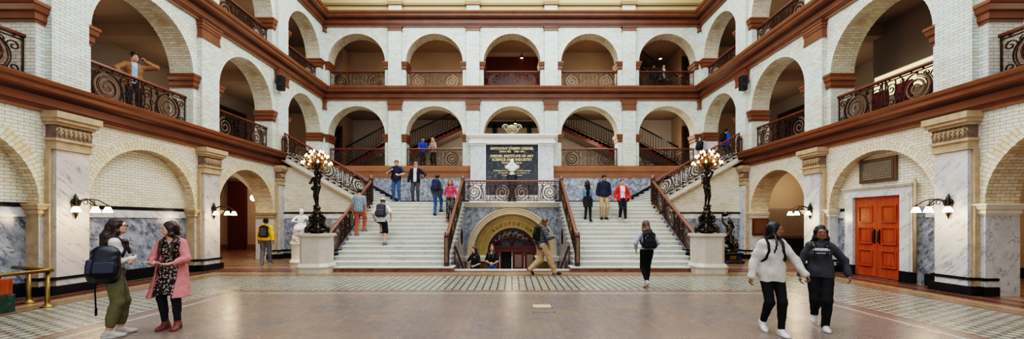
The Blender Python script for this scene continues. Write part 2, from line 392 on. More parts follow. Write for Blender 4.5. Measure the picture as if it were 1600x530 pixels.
def railing_parts(T, length, h, parent, panels=2, shear=0.0, spiral_m=None, newel=(False, False), rail_m=None, base=0.06, lod=1, inset=.04):
    """wrought-iron scroll railing in local frame: u 0..length, v height above the pitch line, mapped by T(u, w, v + shear*u)"""
    S = lambda u, w, v: T(u, w, v + shear*u)
    im = M['iron']; sm = spiral_m or M['iron_lt']
    hr = MB(S); n = 2
    prof = [(-.05,h-.05),(.05,h-.05),(.06,h-.02),(.045,h+.02),(.0,h+.035),(-.045,h+.02),(-.06,h-.02)]
    hr.prism(prof, rail_m or M['rail'], lambda p, t: (t*length, p[0], p[1])); hr.build('handrail', parent)
    b = MB(S)
    for v0, v1 in ((base, base+.035), (h-.12, h-.095)): b.box((0,-.018,v0),(length,.018,v1), im)
    b.build('rail_bar', parent)
    pw = length/panels
    v0, v1 = base+.035, h-.12; H = v1-v0
    for k in range(panels+1):
        p = MB(S)
        u = k*pw
        offs = (-.05, .05) if 0 < k < panels else ((.02,) if k == 0 else (-.02,))
        for o in offs: p.box((u+o-.014,-.016,0),(u+o+.014,.016,h-.05), im)
        p.build('post', parent)
    for k in range(panels):
        mirror = -1 if k % 2 else 1
        u0 = k*pw+.07; u1 = (k+1)*pw-.07; PW = u1-u0; uc = (u0+u1)/2
        g = MB(S)
        def bar(pts, w=.022, m=im, d=.028):
            g.tube([(uc+mirror*(x), 0, v0+H*y) for x, y in pts], 0, m, flat=(w, d, (0,1,0)))
        n_ = 34*lod
        # main spiral, broad flat band
        asp = H
        cx, cy = -.10*PW, .47
        R0 = .44
        def spir(cx, cy, R0, turns, a0, dr=1, w=.03, m=sm, nn=34, decay=.86):
            pts = []
            for i in range(nn):
                t = i/(nn-1); a = a0 + dr*turns*2*PI*t; r = R0*(1-decay*t)
                pts.append((cx+r*H*math.cos(a), cy+r*math.sin(a)))
            bar(pts, w, m); return pts
        spir(cx, cy, R0, 2.3, PI*.5, 1, .052, sm, 40)
        spir(cx, cy, R0*.83, 1.0, PI*.5, 1, .018, im, 22, .3)
        # leading curve sweeping off the spiral and secondary scrolls
        e = PW/2
        spir(e-.17*H-.01, .72, .2, 1.5, PI, -1, .02, im, 20)
        spir(e-.17*H-.01, .24, .2, 1.5, PI, 1, .02, im, 20)
        spir(-e+.13*H, .78, .15, 1.3, 0, 1, .02, im, 18)
        spir(-e+.13*H, .2, .15, 1.3, 0, -1, .02, im, 18)
        xg = cx+R0*H+.05
        pts = [(xg+.03*math.sin(t*PI*2)*1.5, t) for t in [i/12 for i in range(13)]]; bar(pts, .02)
        pts = [(cx+(R0+.04)*H*math.cos(a), cy+(R0+.06)*math.sin(a)) for a in [PI*.5-i*PI*.9/12 for i in range(13)]]; bar(pts, .018)
        pts = [(cx-(R0+.03)*H*math.cos(a), cy+(R0+.05)*math.sin(a)) for a in [PI*.35-i*PI*.8/12 for i in range(13)]]; bar(pts, .018)
        pts = [(e-.02-.05*math.sin(t*PI), t) for t in [i/10 for i in range(11)]]; bar(pts, .018)
        for (sx_, sy_, sr_, sd_, sa_) in ((-.5,.86,.1,1,0),(-.5,.13,.1,-1,0),(.52,.5,.11,1,PI),(.30,.9,.08,-1,0),(.30,.1,.08,1,0),(-.18,.96,.05,1,0),(-.18,.04,.05,1,0)): spir(sx_*H, sy_, sr_, 1.2, sa_, sd_, .015, im, 12)
        for q_ in (-1, 1): bar([(cx+q_*(R0+.09)*H*math.cos(a), cy+(R0+.07)*math.sin(a)) for a in [-PI*.42+i*PI*.84/12 for i in range(13)]], .014)
        bar([(e-.34*H, 0), (e-.36*H, .3), (e-.30*H, .5), (e-.36*H, .7), (e-.34*H, 1)], .02)
        for t in np.linspace(-e+.1, e-.1, 5): g.box((uc+t-.012,-.02,h-.12),(uc+t+.012,.02,h-.05), im)
        g.build('scroll_panel', parent)
def newel(name_parent, c, z0, z1, hw=.075):
    mb = MB(); x, y = c
    mb.box((x-hw,y-hw,z0),(x+hw,y+hw,z1-.12), M['iron'])
    for s in (-1,1):
        mb.box((x-hw*.55,y+s*hw-.012,z0+.12),(x+hw*.55,y+s*hw+.012,z1-.2), M['iron_lt'])
    o = mb.build('newel_post', name_parent)
    k = MB(); k.lathe([(hw*1.25,z1-.13),(hw*1.25,z1-.10),(hw*.9,z1-.08),(hw*1.15,z1-.05),(hw*.85,z1-.01),(hw*.3,z1+.02),(0,z1+.025)], (x,y,0), M['iron_lt'], n=12)
    k.build('newel_cap', o)

# ---------------------------------------------------------------- side walls
ORD = ['nearest', 'near', 'middle', 'third', 'farthest']
def side_wall(T, side):
    sgn = -1 if side == 'left' else 1
    low_m = M['brick_low'] if side == 'left' else brick('white_glazed_brick_low', (.78,.76,.68), (.68,.64,.52), (.62,.48,.28), (.22,.18,.13), stain_amt=.5)
    rl_m = M['ring_low'] if side == 'left' else brick('pale_voussoir_brick', (.78,.74,.62), (.70,.62,.46), (.62,.47,.26), (.22,.17,.12), bw=.20, bh=.095, stain_amt=.5)
    mm = M['warmmarble'] if side == 'left' else M['whitemarble']
    mb = MB(T)
    # upper two storeys
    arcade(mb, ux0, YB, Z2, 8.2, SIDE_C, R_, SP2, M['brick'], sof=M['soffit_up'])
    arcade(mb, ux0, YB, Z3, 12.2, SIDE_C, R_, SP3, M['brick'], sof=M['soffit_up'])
    # ground storey: marble jambs below the impost, brick above
    low = SIDE_C[:4]
    arcade(mb, ux0, YE, SP1-.01, 4.05, low, R1, SP1, low_m)
    blind = {6.95, 11.15, 2.75} if side == 'left' else {11.15, 2.75}
    x = ux0
    for c in low:
        th = .28 if c in blind else TH
        mb.face([(x,0,0),(c-R1,0,0),(c-R1,0,SP1),(x,0,SP1)], mm); x = c+R1
        A = arc(c, R1, SP1)
        for i in range(NS):
            p, q = A[i], A[i+1]; s0, s1 = R1*PI*i/NS, R1*PI*(i+1)/NS
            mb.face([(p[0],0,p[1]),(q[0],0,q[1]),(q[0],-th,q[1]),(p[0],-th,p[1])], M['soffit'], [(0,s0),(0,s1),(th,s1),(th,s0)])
        for xx in (c-R1, c+R1): mb.face([(xx,0,0),(xx,0,SP1),(xx,-th,SP1),(xx,-th,0)], M['tanstone'] if side=='left' and c<12 else mm)
        if c in blind:
            rm = M['graymarble']; w = -th
            A2 = [(c+R1, SP1)]
            mb.face([(c-R1,w,0),(c+R1,w,0),(c+R1,w,SP1),(c-R1,w,SP1)], rm)
            for i in range(NS):
                p, q = A[i], A[i+1]; mb.face([(p[0],w,p[1]),(q[0],w,q[1]),(q[0],w,SP1-.001),(p[0],w,SP1-.001)], low_m)
    mb.face([(x,0,0),(YE,0,0),(YE,0,SP1),(x,0,SP1)], mm)
    mb.face([(YE,0,0),(YE,-TH,0),(YE,-TH,Z2),(YE,0,Z2)], low_m)
    # rear faces of the wall and top frieze
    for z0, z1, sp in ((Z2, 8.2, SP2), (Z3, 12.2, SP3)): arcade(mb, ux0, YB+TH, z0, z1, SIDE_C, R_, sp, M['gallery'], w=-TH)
    mb.face([(ux0,0,Z2),(ux0,-TH,Z2),(ux0,-TH,12.2),(ux0,0,12.2)], M['brick']); mb.face([(ux0,0,0),(ux0,-TH,0),(ux0,-TH,Z2),(ux0,0,Z2)], low_m)
    wall = tag(mb.build('wall_'+side), kind='structure')
    for z0, z1, sp in ((Z2, 8.16, SP2), (Z3, 12.14, SP3)):
        for c in SIDE_C:
            ring(T, c, R_, sp, .27, M['ring'], 'arch_ring', wall)
            for s in (-1, 1): impost(T, c+s*R_, s, sp, .44, TH-.02, .26, M['cornice'], wall)
        for c in SIDE_C[:-1]: pil_brick(T, c+2.1, z0, z1, wall)
    for c in low:
        ring(T, c, R1, SP1, .27, rl_m, 'arch_ring', wall)
        for s in (-1, 1): impost(T, c+s*R1, s, SP1, .26, .27 if c in blind else TH-.02, .18, M['tanstone'] if side=='left' else M['ltstone'], wall)
        pil_marble(T, c+2.1, wall, mm=mm)
        if c in blind:
            d = MB(T); w = -.27
            dr = side == 'right' and c == 11.15
            spans = [(c-R1, c+R1)] if not dr else [(c-R1, c-1.12), (c+1.12, c+R1)]
            for a, b in spans:
                d.box((a, w-.02, 1.93), (b, w+.03, 2.02), M['blackstone']); d.box((a, w-.02, 1.72), (b, w+.02, 1.93), M['whitemarble'])
                d.box((a, w-.02, 0), (b, w+.05, .3), M['blackstone'])
            d.build('dado_band', wall)
    # base blocks on jambs
    d = MB(T); x = ux0
    for c in low + [YE+R1]:
        a, b = x, min(c-R1, YE)
        d.box((a, -.01, 0), (b+.03, .05, .2), M['blackstone']); d.box((a-.03 if a>1 else a, -.01, .33), (b+.03, .03, .39), M['blackstone'])
        for xx, s in ((a, -1), (b, 1)):
            if xx > ux0: d.box((xx-.03, -.28, 0), (xx+.03, .05, .2), M['blackstone']); d.box((xx-.02, -.28, .33), (xx+.02, .03, .39), M['blackstone'])
        x = c+R1
    bb = d.build('baseboard_'+side); tag(bb, kind='structure')
    # galleries behind the arches
    g = MB(T); DX = 3.6
    for z0, z1 in ((Z2, 8.1), (Z3, 12.1)):
        gm = M['gallery'] 
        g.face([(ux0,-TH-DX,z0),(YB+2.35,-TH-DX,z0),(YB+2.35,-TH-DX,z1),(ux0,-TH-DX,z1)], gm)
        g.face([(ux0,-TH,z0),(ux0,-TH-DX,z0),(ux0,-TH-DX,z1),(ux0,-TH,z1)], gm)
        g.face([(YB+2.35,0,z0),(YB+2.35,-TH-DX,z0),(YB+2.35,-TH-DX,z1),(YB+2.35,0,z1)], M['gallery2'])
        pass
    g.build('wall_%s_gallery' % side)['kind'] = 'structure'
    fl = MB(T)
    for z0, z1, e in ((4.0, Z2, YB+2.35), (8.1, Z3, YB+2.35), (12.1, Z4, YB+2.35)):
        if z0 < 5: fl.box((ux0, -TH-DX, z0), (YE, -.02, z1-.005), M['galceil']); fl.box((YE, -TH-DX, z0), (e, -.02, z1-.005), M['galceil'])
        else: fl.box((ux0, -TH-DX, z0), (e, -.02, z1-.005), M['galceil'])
    tag(fl.build('floor_%s_gallery' % side), kind='structure')
    bm_ = MB(T)
    for z1 in (8.1, 12.1):
        for c in SIDE_C[:-1]: bm_.box((c+1.85, -TH-DX, z1-.4), (c+2.35, -TH, z1), M['galceil'])
    bm_.build('ceiling_%s_beams' % side)['kind'] = 'structure'
    # railings in the arches
    for lvl, z, names in (('second level', Z2, 0), ('third level', Z3, 1)):
        for i, c in enumerate(SIDE_C):
            if i == 0: continue
            if i == 4 and names == 0: continue
            lab = 'iron scroll railing, %s of the %s wall, %s' % (lvl, side, {1: 'arch cut by the frame edge', 2: 'largest arch in view', 3: 'middle arch', 4: 'corner arch'}[i])
            r = thing('balcony_railing', lab, 'railing', T(c-R_, -.25, z), group='scroll railings in the gallery arches')
            TT = lambda u, w, v: (w if side == 'left' else -w, u, v)
            railing_parts(TT, 2*R_, 1.0, r)
    return wall
wl = side_wall(TL, 'left'); wr = side_wall(TR, 'right')

# ---------------------------------------------------------------- back wall
mb = MB(TB)
arcade(mb, -W, W, Z2, 8.2, BACK_C, R_, SP2, M['brick'], sof=M['soffit_up'])
arcade(mb, -W, W, Z3, 12.2, BACK_C, R_, SP3, M['brick'], sof=M['soffit_up'])
for z0, z1, sp in ((Z2, 8.2, SP2), (Z3, 12.2, SP3)): arcade(mb, -W-TH, W+TH, z0, z1, BACK_C, R_, sp, M['gallery'], w=-TH)
mb.face([(-W,0,2.2),(W,0,2.2),(W,0,4.02),(-W,0,4.02)], M['graymarble'])
wb = tag(mb.build('wall_back'), kind='structure')
for z0, z1, sp in ((Z2, 8.16, SP2), (Z3, 12.14, SP3)):
    for c in BACK_C:
        ring(TB, c, R_, sp, .25, M['ring'], 'arch_ring', wb)
        for s in (-1, 1): impost(TB, c+s*R_, s, sp, .42, TH-.02, .22, M['cornice'], wb)
        i = BACK_C.index(c)
        if z0 == Z2 and i == 2: continue
        lab = 'iron scroll railing, %s level of the back wall, %s' % ('second' if z0 == Z2 else 'third', ['leftmost arch', 'second arch from left', 'center arch', 'second arch from right', 'rightmost arch'][i])
        r = thing('balcony_railing', lab, 'railing', (c-R_, YB+.25, z0), group='scroll railings in the gallery arches')
        railing_parts(lambda u, w, v: (u, w, v), 2*R_, 1.0, r, spiral_m=M['iron'] if i in (0, 2, 4) or z0 == Z2 else M['iron_lt'])
    for c in (-6.315, -2.105, 2.105, 6.315): pil_brick(TB, c, z0, z1, wb, hw=.35)
    for s in (-1, 1):   # corner capitals
        mc = MB(); 
        for p, a, b in ((.07, z1-.12, z1), (.04, z1-.4, z1-.12), (.06, z1-.5, z1-.4)):
            if z0 > 8: a = z1-(z1-a)*.6; b = z1-(z1-b)*.6
            mc.box((s*(W-p-.12), YB-p-.12, a), (s*W, YB, b), M['cornice'])
        mc.build('corner_capital', wb)
        cp = MB(); cp.box((s*(W-.1), YB-.1, z0), (s*W, YB, z1-.3), M['brick']); cp.build('corner_pilaster', wb)
# black skirt on the landing
bs = MB(TB); bs.box((-W, -.01, 2.44), (W, .03, 2.73), M['blackstone']); tag(bs.build('baseboard_back'), kind='structure')
# upper frieze above the top cornice
fz = MB()
for z0, z1, p, m in ((Z4, 13.35, .0, M['cream']), (13.35, 13.42, .09, M['frieze']), (13.42, 13.5, .05, M['frieze']), (13.5, 15.5, 0, M['cream'])):
    q = [(-W+p-.1, ux0), (-W+p-.1, YB+.1-p), (W-p+.1, YB+.1-p), (W-p+.1, ux0)]
    for j in range(3): fz.face([(*q[j],z0),(*q[j+1],z0),(*q[j+1],z1),(*q[j],z1)], m)
    for z in (z0, z1):
        q2 = [(-W-.2, ux0), (-W-.2, YB+.2), (W+.2, YB+.2), (W+.2, ux0)]
        if p: 
            for j in range(3): fz.face([(*q[j],z),(*q[j+1],z),(*q2[j+1],z),(*q2[j],z)], m)
for c in (-6.315, -2.105, 2.105, 6.315):
    fz.box((c-.35, YB-.1, Z4), (c+.35, YB+.1, 13.35), M['ltstone']); fz.box((c-.42, YB-.18, 13.3), (c+.42, YB+.1, 13.5), M['frieze']); fz.box((c-.38, YB-.12, 13.5), (c+.38, YB+.1, 14.2), M['ltstone'])
for s in (-1, 1):
    for c in SIDE_C[:-1]: fz.box((s*(W-.1), c+1.75, Z4), (s*(W+.1), c+2.45, 14.2), M['ltstone'])
tag(fz.build('trim_6'), kind='structure')

# back gallery shell
g = MB(); YG = 27.0
for z0, z1 in ((Z2, 8.1), (Z3, 12.1)):
    g.face([(-W-4.4,YG,z0),(W+4.4,YG,z0),(W+4.4,YG,z1),(-W-4.4,YG,z1)], M['gallery2'] if z0 > 8 else plain('pale_stair_hall_wall', (.50,.44,.36), .85, var=.03))
    if z0 > 8: g.box((-W,24.6,z0),(7.0,24.75,z1), M['gallery2'])
    else: g.box((-W,25.4,z0),(W,25.5,z1), plain('grey_stair_hall_wall', (.46,.42,.37), .85, var=.03))
    for s in (-1, 1): g.face([(s*W,YB+TH+1.6,z0),(s*W,YG,z0),(s*W,YG,z1),(s*W,YB+TH+1.6,z1)], M['gallery2'])
    for s in (-1, 1) if z0 > 8 else (): g.box((s*8.0-.22, 25.3, z0), (s*8.0+.22, YG, z1), M['gallery'])
tag(g.build('wall_rear_gallery'), kind='structure')
fl = MB()
for z0, z1 in ((4.0, Z2), (8.1, Z3), (12.1, Z4)): fl.box((-W-.01, YB+.03, z0), (W+.01, YG, z1-.005), M['galceil'])
tag(fl.build('floor_rear_gallery'), kind='structure')
# doors at the back of the galleries
def back_door(n, x0, x1, z0, z1, m, leaves=2, y=26.95):
    d = MB(); d.box((x0-.12,y-.08,z0),(x0,y,z1+.12), M['doorred']); d.box((x1,y-.08,z0),(x1+.12,y,z1+.12), M['doorred']); d.box((x0,y-.08,z1),(x1,y,z1+.12), M['doorred'])
    o = tag(d.build('door_%d' % n), kind='structure')
    w = (x1-x0)/leaves
    for i in range(leaves):
        l = MB(); a = x0+i*w; l.box((a+.01,y-.05,z0),(a+w-.01,y,z1), m)
        for q in range(3):
            h = (z1-z0-.3)/3; l.box((a+.12,y-.07,z0+.1+q*(h+.05)),(a+w-.12,y-.05,z0+.1+q*(h+.05)+h-.1), m)
        l.build('door_leaf', o)
back_door(1, -1.75, 1.75, Z3, 11.65, M['doorred'], 4, y=24.59)
back_door(2, -2.2, 2.2, Z2, 7.75, M['gallery'], 4, y=25.39)
dm = MB()
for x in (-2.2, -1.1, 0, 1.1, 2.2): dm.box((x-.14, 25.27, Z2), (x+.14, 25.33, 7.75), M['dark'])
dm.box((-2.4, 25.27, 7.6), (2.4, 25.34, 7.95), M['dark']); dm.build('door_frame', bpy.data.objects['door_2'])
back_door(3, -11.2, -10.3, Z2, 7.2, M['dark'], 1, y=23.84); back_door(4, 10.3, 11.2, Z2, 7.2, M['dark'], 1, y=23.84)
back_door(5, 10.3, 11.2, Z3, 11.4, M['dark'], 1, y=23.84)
# side gallery dark doors
for n, s in ((6, -1), (7, 1)):
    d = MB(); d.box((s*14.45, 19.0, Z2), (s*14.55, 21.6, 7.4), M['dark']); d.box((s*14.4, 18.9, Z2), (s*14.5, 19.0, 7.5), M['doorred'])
    tag(d.build('door_%d' % n), kind='structure')

# stairs inside the rear gallery
def inner_stair(label, x0, z0, x1, z1, y, n=12):
    t = thing('gallery_stair', label, 'staircase', (x0, y, z0))
    fn = lambda px: z0+(z1-z0)*(px-x0)/(x1-x0)
    st = MB()
    st.face([(0,0,-.35),(x1-x0,0,z1-z0-.35),(x1-x0,0,z1-z0+.05),(0,0,.05)], M['doorred']); st.face([(0,1.3,-.35),(x1-x0,1.3,z1-z0-.35),(x1-x0,1.3,z1-z0+.05),(0,1.3,.05)], M['doorred'])
    st.face([(0,0,-.35),(x1-x0,0,z1-z0-.35),(x1-x0,1.3,z1-z0-.35),(0,1.3,-.35)], M['gallery'])
    k = 14
    for i in range(k):
        a = (x1-x0)*i/k; b = (x1-x0)*(i+1)/k; z = (z1-z0)*(i+(1 if z1 > z0 else 0))/k
        st.box((min(a,b), .0, z-.16), (max(a,b), 1.3, z), M['gallery2'])
    st.build('stair_flight', t)
    hr = MB(); hr.tube([(0,-.03,.95),(x1-x0,-.03,z1-z0+.95)], .04, M['black'], n=6); hr.tube([(0,-.03,.12),(x1-x0,-.03,z1-z0+.12)], .02, M['black'], n=5); hr.build('handrail', t)
    m = int(abs(x1-x0)/.15)
    for i in range(m):
        u = (x1-x0)*(i+.5)/m; z = (z1-z0)*(i+.5)/m
        b = MB(); b.tube([(u,-.03,z+.12),(u,-.03,z+.4),(u,-.03,z+.5),(u,-.03,z+.94)], [.012,.018,.012,.012], M['black'], n=5); b.build('baluster', t)
inner_stair('dark inner staircase seen through the leftmost second-level back arch', -9.6, 4.95, -6.7, 6.5, 22.95)
inner_stair('dark inner staircase seen through the second back arch from the left', -6.5, 5.85, -2.9, 7.5, 23.9)
inner_stair('dark inner staircase seen through the second back arch from the right', 6.5, 5.85, 2.9, 7.5, 23.9)
inner_stair('dark inner staircase seen through the rightmost second-level back arch', 9.6, 4.95, 6.7, 6.5, 22.95)
inner_stair('dark inner staircase seen through the rightmost third-level back arch', 9.7, 9.1, 7.0, 11.0, 23.2)
# ---------------------------------------------------------------- floor
def floor_mat():
    m, nt, b = nodes('hall_mosaic_floor')
    tc = N(nt, 'ShaderNodeTexCoord'); sx = N(nt, 'ShaderNodeSeparateXYZ'); L(nt, tc.outputs['Object'], sx.inputs[0])
    X, Y = sx.outputs[0], sx.outputs[1]
    ax = mth(nt, 'ABSOLUTE', X)
    d = mth(nt, 'MAXIMUM', mth(nt, 'SUBTRACT', ax, 6.2), mth(nt, 'MULTIPLY', mth(nt, 'SUBTRACT', Y, 8.88), .88))
    sw = N(nt, 'ShaderNodeCombineXYZ'); L(nt, Y, sw.inputs[0]); L(nt, X, sw.inputs[1])
    def brk(c1, c2, mo, w, h, ms, off, sm=.1):
        br = N(nt, 'ShaderNodeTexBrick', Scale=1.0); br.offset = off
        for k, v in (('Color1', (*c1,1)), ('Color2', (*c2,1)), ('Mortar', (*mo,1)), ('Brick Width', w), ('Row Height', h), ('Mortar Size', ms), ('Mortar Smooth', sm)): br.inputs[k].default_value = v
        L(nt, sw.outputs[0], br.inputs['Vector']); return br
    lat = brk((.44,.42,.34), (.33,.31,.25), (.055,.048,.04), .178, .178, .019, .5)
    lat2 = brk((1,1,1), (1,1,1), (.55,.5,.45), .0445, .0445, .004, 0)
    latc = mix(nt, .6, lat.outputs['Color'], lat2.outputs['Color'], 'MULTIPLY')
    f1 = brk((.26,.185,.135), (.13,.118,.112), (.10,.11,.125), .152, .152, .012, 0)
    f2 = brk((.30,.19,.12), (.13,.135,.145), (.19,.14,.11), .61, .61, .02, .5)
    f3 = brk((.30,.19,.13), (.20,.13,.10), (.19,.18,.17), .076, .076, .005, 0)
    nz = N(nt, 'ShaderNodeTexNoise', Scale=1.3, Detail=5.0, Roughness=.7); L(nt, tc.outputs['Object'], nz.inputs['Vector'])
    nz2 = N(nt, 'ShaderNodeTexNoise', Scale=14.0, Detail=2.0); L(nt, tc.outputs['Object'], nz2.inputs['Vector'])
    fc = mix(nt, .45, f1.outputs['Color'], f2.outputs['Color'])
    fc = mix(nt, .35, fc, f3.outputs['Color'])
    fc = mix(nt, ramp(nt, nz.outputs['Fac'], [(.4, (0,0,0)), (.7, (.4,.4,.4))]), fc, (.20,.15,.115))
    fc = mix(nt, ramp(nt, nz2.outputs['Fac'], [(.5, (0,0,0)), (.75, (.5,.5,.5))]), fc, (.17,.15,.145))
    # concentric borders by distance
    dd = mth(nt, 'DIVIDE', d, 6.0)
    B = [(-10, None)]
    tan=(.26,.165,.10); brown=(.17,.095,.06); red=(.12,.030,.028); gr=(.24,.20,.17); pale=(.52,.45,.37); yel=(.50,.36,.18)
    stops = [(0,gr),(.0,pale),(.06,gr),(.10,(.22,.15,.12)),(.34,brown),(2.52,brown),(2.58,tan),(2.95,(.20,.13,.085)),(3.02,yel),(3.10,tan),(3.32,red),(3.56,(.16,.10,.07)),(3.9,red),(4.1,tan),(4.8,red),(4.92,tan)]
    st = [(max(0.0, s/6.0), c) for s, c in stops]
    rc = ramp(nt, dd, st, 'CONSTANT')
    bd = brk((1,1,1), (.82,.82,.82), (.7,.7,.7), .15, .15, .006, 0)
    rc = mix(nt, .8, rc, bd.outputs['Color'], 'MULTIPLY')
    gt = lambda v: mth(nt, 'GREATER_THAN', d, v)
    c = mix(nt, gt(-.02), fc, rc)
    inl = mth(nt, 'MULTIPLY', gt(.40), mth(nt, 'LESS_THAN', d, 2.5))
    c = mix(nt, inl, c, latc)
    L(nt, c, b.inputs['Base Color'])
    rr = mth(nt, 'MULTIPLY_ADD', nz.outputs['Fac'], .22, .17); L(nt, rr, b.inputs['Roughness'])
    bp = N(nt, 'ShaderNodeBump', Strength=.12, Distance=.01); n4 = N(nt, 'ShaderNodeTexNoise', Scale=7.0, Detail=3.0)
    L(nt, tc.outputs['Object'], n4.inputs['Vector']); L(nt, n4.outputs['Fac'], bp.inputs['Height']); L(nt, bp.outputs['Normal'], b.inputs['Normal'])
    return m
M['floor'] = floor_mat()
PX = 2.0; PY0, PY1 = 13.12, 17.25
mb = MB()
for x0, x1, y0, y1 in ((-18, -PX, -6, 24), (PX, 18, -6, 24), (-PX, PX, -6, PY0), (-PX, PX, 18.2, 24)):
    mb.face([(x0,y0,0),(x1,y0,0),(x1,y1,0),(x0,y1,0)], M['floor'])
tag(mb.build('floor'), kind='structure')
# brass floor hatch
t = MB(); 
for a, b in (((.37,7.05,.001),(.77,7.09,.004)), ((.37,7.4,.001),(.77,7.44,.004)), ((.37,7.73,.001),(.77,7.76,.004)), ((.37,7.05,.001),(.39,7.75,.004)), ((.75,7.05,.001),(.77,7.75,.004))): t.box(a, b, M['tanstone_dk'])
t.box((.40,7.45,.001),(.74,7.72,.003), M['tanstone'])
tag(t.build('floor_hatch'), 'small square access hatch set in the central floor tiles', 'hatch')
# ---------------------------------------------------------------- ground corridors
def corridor(side, xo):
    s = -1 if side == 'left' else 1
    g = MB(); wm = M['gallery2']
    g.face([(s*xo,0,0),(s*xo,22.8,0),(s*xo,22.8,4),(s*xo,0,4)], wm)
    g.face([(s*10.95,22.8,0),(s*xo,22.8,0),(s*xo,22.8,4),(s*10.95,22.8,4)], wm)
    g.face([(s*10.95,YE,0),(s*10.95,22.8,0),(s*10.95,22.8,4),(s*10.95,YE,4)], wm)
    if side == 'right': g.face([(10.95,19.6,0),(xo,19.6,0),(xo,19.6,4),(10.95,19.6,4)], wm)
    g.face([(s*10.95,0,0),(s*10.95,YE-.7,0),(s*10.95,YE-.7,4),(s*10.95,0,4)], wm) if 0 else None
    x = s*10.955
    segs = [(.6, 5.3), (5.3, 13.7)] if side == 'left' else [(.6, 5.3), (8.6, 13.7)]
    for a, b in segs: g.face([(x,a,0),(x,b,0),(x,b,4),(x,a,4)], wm)
    g.build('wall_%s_corridor' % side)['kind'] = 'structure'
    c = MB(); c.face([(s*10.9,0,3.995),(s*xo,0,3.995),(s*xo,22.8,3.995),(s*10.9,22.8,3.995)], wm); tag(c.build('ceiling_%s_corridor' % side), kind='structure')
    b = MB(); bm_ = M['blackstone'] if side == 'right' else M['redstone']
    b.box((min(s*xo, s*(xo-.06)),0,0),(max(s*xo, s*(xo-.06)),22.8,.3), bm_); ye = 22.8 if side == 'left' else 19.6
    b.box((min(s*10.95, s*xo),ye-.05,0),(max(s*10.95, s*xo),ye,.3), bm_)
    tag(b.build('baseboard_%s_corridor' % side), kind='structure')
corridor('left', 17.5); corridor('right', 14.5)
g = MB(lambda u, w, v: (u, 18.5-w, v)); arcade(g, -17.5, -10.9, 0, 4.0, [-13.98], 2.1, 1.88, M['gallery'], sof=M['gallery'], th=.6); tag(g.build('wall_left_corridor_arch'), kind='structure')
d = MB(); d.box((-16.2,22.6,0.0),(-15.2,22.79,3.9), M['doorred']); d.box((-14.0,22.6,0),(-13.6,22.79,3.9), M['doorred']); tag(d.build('trim_7'), kind='structure')
t = thing('pendant_lamp', 'round frosted globe lamp hanging inside the open left archway', 'lamp', (-12.95, 19.9, 2.8))
l = MB(); l.lathe([(.0,-.17),(.09,-.145),(.15,-.08),(.17,0),(.15,.08),(.09,.145),(.04,.17)], (0,0,0), M['glow'], n=16); l.build('globe', t)
l = MB(); l.tube([(0,0,.17),(0,0,1.19)], .012, M['brass']); l.build('rod', t)
# bronze plaque on the right jamb, tablet and dark cabinet in the right archway
t = thing('bronze_plaque', 'small framed bronze plaque on the brick jamb of the open right archway', 'plaque', (10.58, 16.9, 1.02))
l = MB(); l.box((-.33,-.02,0),(.33,.045,.72), M['doorred']); l.build('frame', t)
l = MB(); l.box((-.28,-.035,.05),(.28,-.02,.67), plain('bronze_plate', (.22,.13,.045), .35, metal=.7)); 
for i in range(8): l.box((-.22,-.04,.12+i*.06),(.22,-.035,.135+i*.06), M['tanstone_dk'])
l.build('plate', t)
t = thing('wall_tablet', 'large stone tablet with rows of engraved lettering inside the right archway', 'tablet', (13.4, 19.55, .9))
l = MB(); l.box((-.85,-.04,0),(.95,.03,1.35), plain('tablet_stone', (.26,.215,.165), .5)); l.build('slab', t)
l = MB(); random.seed(3)
for i in range(15):
    x = -.72
    while x < .75:
        w = random.uniform(.03,.13); l.box((x,-.048,.14+i*.075),(min(x+w,.8),-.04,.165+i*.075), M['tanstone_dk']); x += w+.03
l.build('engraved_rows', t)
t = thing('dark_bench', 'black low cabinet under the stone tablet in the right archway', 'cabinet', (13.5, 19.2, 0))
l = MB(); l.box((-.8,-.25,.08),(.8,.3,.78), M['black']); l.build('cabinet_body', t); l = MB(); l.box((-.85,-.3,.78),(.85,.33,.82), M['dark']); l.build('cabinet_top', t)
l = MB(); l.box((-.75,-.2,0),(.75,.25,.08), M['dark']); l.build('cabinet_base', t)

# ---------------------------------------------------------------- right-hand double door
def wy(y): return y
o = MB(TR); w0 = -.275
yc = 11.33
for a, b in ((yc-1.05, yc-.73), (yc+.73, yc+1.05)):
    o.box((a+.004, w0, 0), (b-.004, w0+.1, 2.335), M['whitemarble']); o.box((a+.06*(1 if a<yc else 0), w0+.001, .0), (b-.06*(0 if a<yc else 1), w0+.13, 2.332), M['whitemarble'])
    o.box((a-.01, w0, 0), (b+.01, w0+.14, .3), M['blackstone'])
o.box((yc-1.05, w0, 2.33), (yc+1.05, w0+.11, 2.56), M['whitemarble']); o.box((yc-.85, w0+.001, 2.331), (yc+.85, w0+.13, 2.44), M['whitemarble']); o.box((yc-1.07, w0, 2.56), (yc+1.07, w0+.15, 2.60), M['ltstone']); o.box((yc-1.09, w0, 2.60), (yc+1.09, w0+.18, 2.63), M['whitemarble']); o.tube([(yc-1.12, w0+.1, .3), (yc-1.12, w0+.1, 2.72)], .035, M['tanstone'], n=8)

